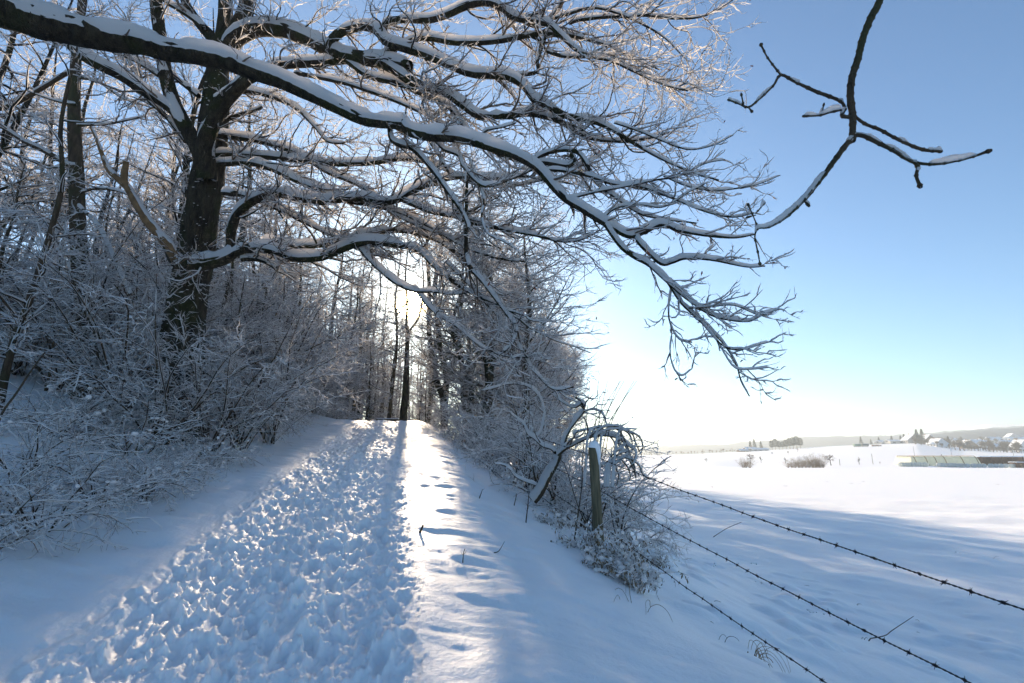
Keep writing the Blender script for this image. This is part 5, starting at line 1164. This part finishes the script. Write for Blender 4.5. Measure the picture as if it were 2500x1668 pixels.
# houses
M_ROOF = plain('snowy_roof', (.72, .78, .84), .7, .05); 
wallm = [plain('cream_wall', (.60, .56, .48)), plain('white_wall', (.72, .71, .69)), plain('brown_wall', (.26, .17, .12)), plain('grey_wall', (.42, .40, .38)), plain('reddish_wall', (.45, .22, .16))]
M_GLASSD = plain('dark_window', (.04, .05, .06), .3); M_BRICK = plain('brick', (.25, .12, .09))
def house(px, d, w, dp, h, rh, yaw, wm, lab, wins=3, over=.6, chim=True, py=1095):
    p = at(px, py, d); z = H1(p[0], p[1]) - .3
    r_ = empty('house', (p[0], p[1], z), lab, 'house', 'snow-roofed houses of the village and the farm', rz=yaw)
    mb = MB(); W2, D2 = w / 2, dp / 2
    V = [[-W2, -D2, 0], [W2, -D2, 0], [W2, D2, 0], [-W2, D2, 0], [-W2, -D2, h], [W2, -D2, h], [W2, D2, h], [-W2, D2, h], [-W2, 0, h + rh], [W2, 0, h + rh]]
    mb.add(V, [[0, 1, 5, 4], [2, 3, 7, 6]]); mb.add(V, [[1, 2, 6, 9, 5], [3, 0, 4, 8, 7]]); mb.build('wall', wallm[wm], r_, smooth=False)
    rb = MB(); t = .35; sl_ = rh / D2; ox = W2 + over; od = D2 + over; e = h - sl_ * over + .05
    for sgn in (-1, 1):
        q = np.array([[-ox, sgn * od, e], [ox, sgn * od, e], [ox, 0, h + rh + .05], [-ox, 0, h + rh + .05]]); q2 = q + [0, 0, t]
        VV = np.vstack([q, q2]); rb.add(VV, [[0, 1, 2, 3], [4, 5, 6, 7], [0, 1, 5, 4], [1, 2, 6, 5], [3, 0, 4, 7]])
    roof = rb.build('roof', M_ROOF, r_, smooth=False)
    if chim: cb = MB(); cb.box((w * .2, 0, h + rh + .5), (.7, .7, 1.6)); cb.build('chimney', M_BRICK, roof, smooth=False)
    for k_ in range(wins):
        for side in (-1, 1):
            wb = MB(); wb.box((-W2 + w * (k_ + .5) / wins, side * (D2 + .02), h * .55), (w / wins * .38, .10, h * .33)); wb.build('window', M_GLASSD, r_, smooth=False)
    for side in (-1, 1):
        wb = MB(); wb.box((side * (W2 + .02), 0, h * .9), (.10, dp * .2, h * .3)); wb.build('window', M_GLASSD, r_, smooth=False)
for a in [
    (1830, 455, 10, 7, 2.4, 1.6, .1, 3, 'farmhouse with a low snowy roof in front of the conifers, left of the pine grove'),
    (1852, 448, 15, 7, 1.8, 1.0, .05, 3, 'long low farm shed with snowy roof beside the farmhouse'),
    (1812, 450, 8, 6, 1.6, .9, .1, 2, 'small dark farm shed at the left of the farmhouse'),
    (2165, 500, 18, 9, 3, 1.6, .1, 3, 'long flat snowy building left in the village'),
    (2195, 490, 22, 9, 3, 1.2, 0, 0, 'second long flat snowy building left in the village'),
    (2228, 480, 11, 12, 3.4, 5, 1.4, 3, 'gabled grey house next to the flat buildings'),
    (2268, 500, 13, 12, 4, 6, 1.3, 2, 'large brown gabled house behind the big conifers'),
    (2290, 440, 11, 10, 3.0, 4.2, 1.5, 1, 'white porch house with steep snowy gable at the village edge'),
    (2328, 680, 11, 9, 5, 3.5, .2, 4, 'tall reddish house standing highest in the village'),
    (2345, 560, 13, 9, 4, 4, .1, 3, 'blue-roofed house in the village centre, left one'),
    (2365, 500, 11, 11, 3.5, 5, 1.3, 2, 'brown gabled house in the village centre'),
    (2385, 590, 14, 9, 3, 3.6, 0, 1, 'broad snowy-roofed house behind the centre gable'),
    (2405, 530, 12, 9, 3.5, 4, .3, 3, 'blue-roofed house right of the village centre'),
    (2430, 640, 15, 10, 4, 4, -.1, 0, 'wide house with a pale roof in the upper village'),
    (2432, 480, 10, 8, 3, 3.5, .2, 2, 'small low house behind the bare garden trees'),
    (2462, 540, 17, 10, 3.5, 4.5, .1, 3, 'long snowy-roofed house right of the village centre'),
    (2488, 690, 34, 10, 5, 2.0, .1, 1, 'very long white-roofed hall at the upper right of the village'),
    (2475, 760, 14, 12, 5, 5, 1.2, 3, 'gabled house behind the long white hall'),
    (2492, 600, 30, 10, 4, 1.6, .15, 0, 'second long white-roofed hall at the right edge'),
    (2492, 425, 10, 10, 5, 5.5, 1.45, 1, 'white half-timbered gabled house at the right edge of the village')]: house(*a)
# silage heap under a pale green sheet
def film(name, c):
    def f(m, t, p):
        n = noise(t, 1.2, 4); r = ramp(t, n.outputs['Fac'], [(.3, tuple(v * .85 for v in c)), (.7, c)]); t.links.new(r.outputs[0], p.inputs['Base Color']); p.inputs['Roughness'].default_value = .5
        tr = t.nodes.new('ShaderNodeBsdfTranslucent'); t.links.new(r.outputs[0], tr.inputs[0]); mx = t.nodes.new('ShaderNodeMixShader'); mx.inputs[0].default_value = .5
        t.links.new(p.outputs[0], mx.inputs[1]); t.links.new(tr.outputs[0], mx.inputs[2]); t.links.new(mx.outputs[0], t.nodes['Material Output'].inputs[0])
    return mat(name, f)
M_SHEET = film('pale_green_sheet', (.88, .90, .76)); M_BALE = film('wrapped_bale_film', (.80, .84, .82))
p = at(2288, 1138, 160); z = H1(p[0], p[1])
sh = empty('silage_heap', (p[0], p[1], z), 'long silage heap covered by a pale green sheet, behind the row of wrapped bales', 'silage heap')
u_ = np.linspace(-1, 1, 90); v_ = np.linspace(-1, 1, 22); UU, VV_ = np.meshgrid(u_, v_, indexing='ij')
hz_ = 2.7 * sst(1.0, .90, np.abs(UU)) * sst(1.0, .72, np.abs(VV_)) + .16 * fbm(UU * 14, VV_ * 3, 3, 5) * sst(1, .9, np.abs(UU))
mb = MB(); V_ = np.stack([UU * 11.2, VV_ * 4.5, hz_], -1); i, j = np.meshgrid(np.arange(89), np.arange(21), indexing='ij')
mb.add(V_, np.stack([i * 22 + j, (i + 1) * 22 + j, (i + 1) * 22 + j + 1, i * 22 + j + 1], -1).reshape(-1, 4)); mb.build('sheet', M_SHEET, sh)
for sx in (-9.8, -6.3, -3.4, -.4, 5, 9.6):
    mb = MB(); yv = np.linspace(-4.6, 4.6, 20); P_ = np.column_stack([np.full(20, sx) + .12 * np.sin(yv), yv, 2.86 * sst(1.0, .72, np.abs(yv / 4.5)) + .04]); tubes(mb, P_[None], np.full((1, 20), .10), 6); mb.build('weight_strap', M_GRASS, sh)
bale0 = None
bx = list(np.linspace(2200, 2262, 10)) + list(np.linspace(2292, 2350, 8)) + list(np.linspace(2362, 2368, 1)) + [2378, 2390, 2402, 2420, 2432, 2444, 2456, 2468, 2474]
for i, px in enumerate(bx):
    p = at(px, 1139, 150); z = H1(p[0], p[1]); lab = 'white film-wrapped round bale in the row in front of the silage heap' if px < 2355 else 'white film-wrapped round bale in the row in front of the open barn'
    grp = 'wrapped bales before the silage heap' if px < 2355 else 'wrapped bales before the barn'
    if bale0 is None:
        mb = MB(); P_ = np.array([[-.60, 0, .6], [-.59, 0, .6], [-.5, 0, .6], [0, 0, .6], [.5, 0, .6], [.59, 0, .6], [.6, 0, .6]]); tubes(mb, P_[None], np.array([[0.01, .5, .6, .62, .6, .5, .01]]), 18)
        bale0 = mb.build('wrapped_bale', M_BALE); o = bale0
    else: o = bale0.copy(); COL.objects.link(o)
    o.location = (p[0], p[1], z); o.rotation_euler = (0, 0, .2 + (i * 37 % 11) * .13); tag(o, lab, 'bale', grp)
# open barn
M_BARN = plain('barn_boards', (.23, .13, .08), .9, .3, 1.5); M_BARN2 = plain('sunlit_tone_plank', (.42, .25, .12), .9, .2, 1.5)  # the second is a lighter copy of the boards, sunlight put into its colour
p = at(2452, 1138, 168); z = H1(p[0], p[1]); bn = empty('open_barn', (p[0], p[1], z), 'long low open-fronted wooden barn at the right edge of the field', 'barn')
mb = MB(); mb.box((0, 3, 1.4), (20, .2, 2.8)); mb.build('back_wall', M_BARN, bn, smooth=False)
mb = MB(); mb.box((-10.1, .8, 1.35), (.2, 4.6, 2.7)); mb.build('end_wall', M_BARN2, bn, smooth=False)
mb = MB(); mb.box((0, .5, 3.05), (21, 6.4, .22)); rf = mb.build('roof', M_ROOF, bn, smooth=False)
for xx in (-9, -5.5, -2, 1.5, 5, 8.5): mb = MB(); mb.box((xx, -1.9, 1.45), (.25, .25, 2.9)); mb.build('post', M_BARN, bn, smooth=False)
p = at(2484, 1139, 150); z = H1(p[0], p[1]); sd_ = empty('field_shed', (p[0], p[1], z), 'tiny snow-roofed shed in front of the barn at the right edge', 'shed')
mb = MB(); mb.box((0, 0, .8), (2.2, 2, 1.6)); mb.build('wall', M_BARN, sd_, smooth=False); mb = MB(); mb.box((0, -.1, 1.72), (2.7, 2.6, .2)); mb.build('roof', M_ROOF, sd_, smooth=False); mb = MB(); mb.box((.2, -1.03, .75), (.6, .06, 1.1)); mb.build('door', M_BARN2, sd_, smooth=False)
# two trailers on the far field
M_TR = plain('green_trailer', (.12, .24, .18), .6); M_TYRE = plain('tyre', (.02, .02, .02))
for px, c, lab in [(2093, M_TR, 'light green farm trailer, left of the pair on the far field'), (2112, plain('dark_green_trailer', (.06, .11, .12), .6), 'dark green farm trailer, right of the pair on the far field')]:
    p = at(px, 1092, 400); z = H1(p[0], p[1]); t_ = empty('farm_trailer', (p[0], p[1], z), lab, 'trailer', 'farm trailers on the far field')
    mb = MB(); mb.box((0, 0, 1.6), (5.2, 2.3, 1.6)); mb.build('body', c, t_, smooth=False); mb = MB(); mb.box((0, 0, 2.46), (5.1, 2.2, .12)); mb.build('snow_cover', M_SNOW, t_, smooth=False)
    for sx in (-1.5, 1.5):
        for sy in (-1, 1):
            mb = MB(); P_ = np.array([[sx, sy * 1.0 - .12, .45], [sx, sy * 1.0 - .11, .45], [sx, sy * 1.0 + .11, .45], [sx, sy * 1.0 + .12, .45]]); tubes(mb, P_[None], np.array([[.02, .45, .45, .02]]), 14); mb.build('wheel', M_TYRE, t_)
p = at(2140, 1090, 405); z = H1(p[0], p[1]); mb = MB(); g = np.random.default_rng(3)
for i in range(9): blob_mesh(mb, np.array([g.uniform(-3, 3), g.uniform(-1, 1), .4]), g.uniform(.6, 1.0), g)
o = mb.build('dung_heap', M_BARN); o.location = (p[0], p[1], z); tag(o, 'long low brown heap on the far field right of the trailers', 'heap')
p = at(2323, 1110, 240); z = H1(p[0], p[1]); s_ = empty('round_sign', (p[0], p[1], z), 'small white round board on a pole on the slope above the silage heap', 'sign')
mb = MB(); tubes(mb, np.array([[[0, 0, 0], [0, 0, 1.8], [0, 0, 3.2]]]), np.full((1, 3), .06), 6); mb.build('pole', M_BARN, s_); mb = MB(); tubes(mb, np.array([[[0, -.06, 3.6], [0, -.05, 3.6], [0, .05, 3.6], [0, .06, 3.6]]]), np.array([[.01, .55, .55, .01]]), 20); mb.build('board', M_SNOW, s_)
for px, py, d, h, lab in [(2132, 1136, 165, 3.4, 'thin pole between the fruit tree and the silage heap'), (2051, 1137, 160, 2.0, 'short thin pole right of the round fruit tree'), (2233, 1112, 230, 4.5, 'thin pole behind the silage heap'), (2474, 1108, 300, 6, 'thin pole below the half-timbered house')]:
    p = at(px, py, d); z = H1(p[0], p[1]); mb = MB(); tubes(mb, np.array([[[0, 0, 0], [0, 0, h / 2], [0.05, 0, h]]]), np.full((1, 3), .07), 5); o = mb.build('wooden_pole', M_POST); o.location = (p[0], p[1], z); tag(o, lab, 'pole', 'thin poles on the far fields')
# ------------------------------------------------------------------ frosty air
M_HAZE = bpy.data.materials.new('haze'); M_HAZE.use_nodes = True; t = M_HAZE.node_tree; t.nodes.clear()
o_ = t.nodes.new('ShaderNodeOutputMaterial'); v = t.nodes.new('ShaderNodeVolumePrincipled'); v.inputs['Density'].default_value = .0006; v.inputs['Color'].default_value = (.78, .90, 1, 1); v.inputs['Anisotropy'].default_value = .4
t.links.new(v.outputs[0], o_.inputs['Volume'])
mb = MB(); mb.box((0, 700, 14), (4200, 4000, 122)); hz = mb.build('haze', M_HAZE, smooth=False); hz['kind'] = 'stuff'
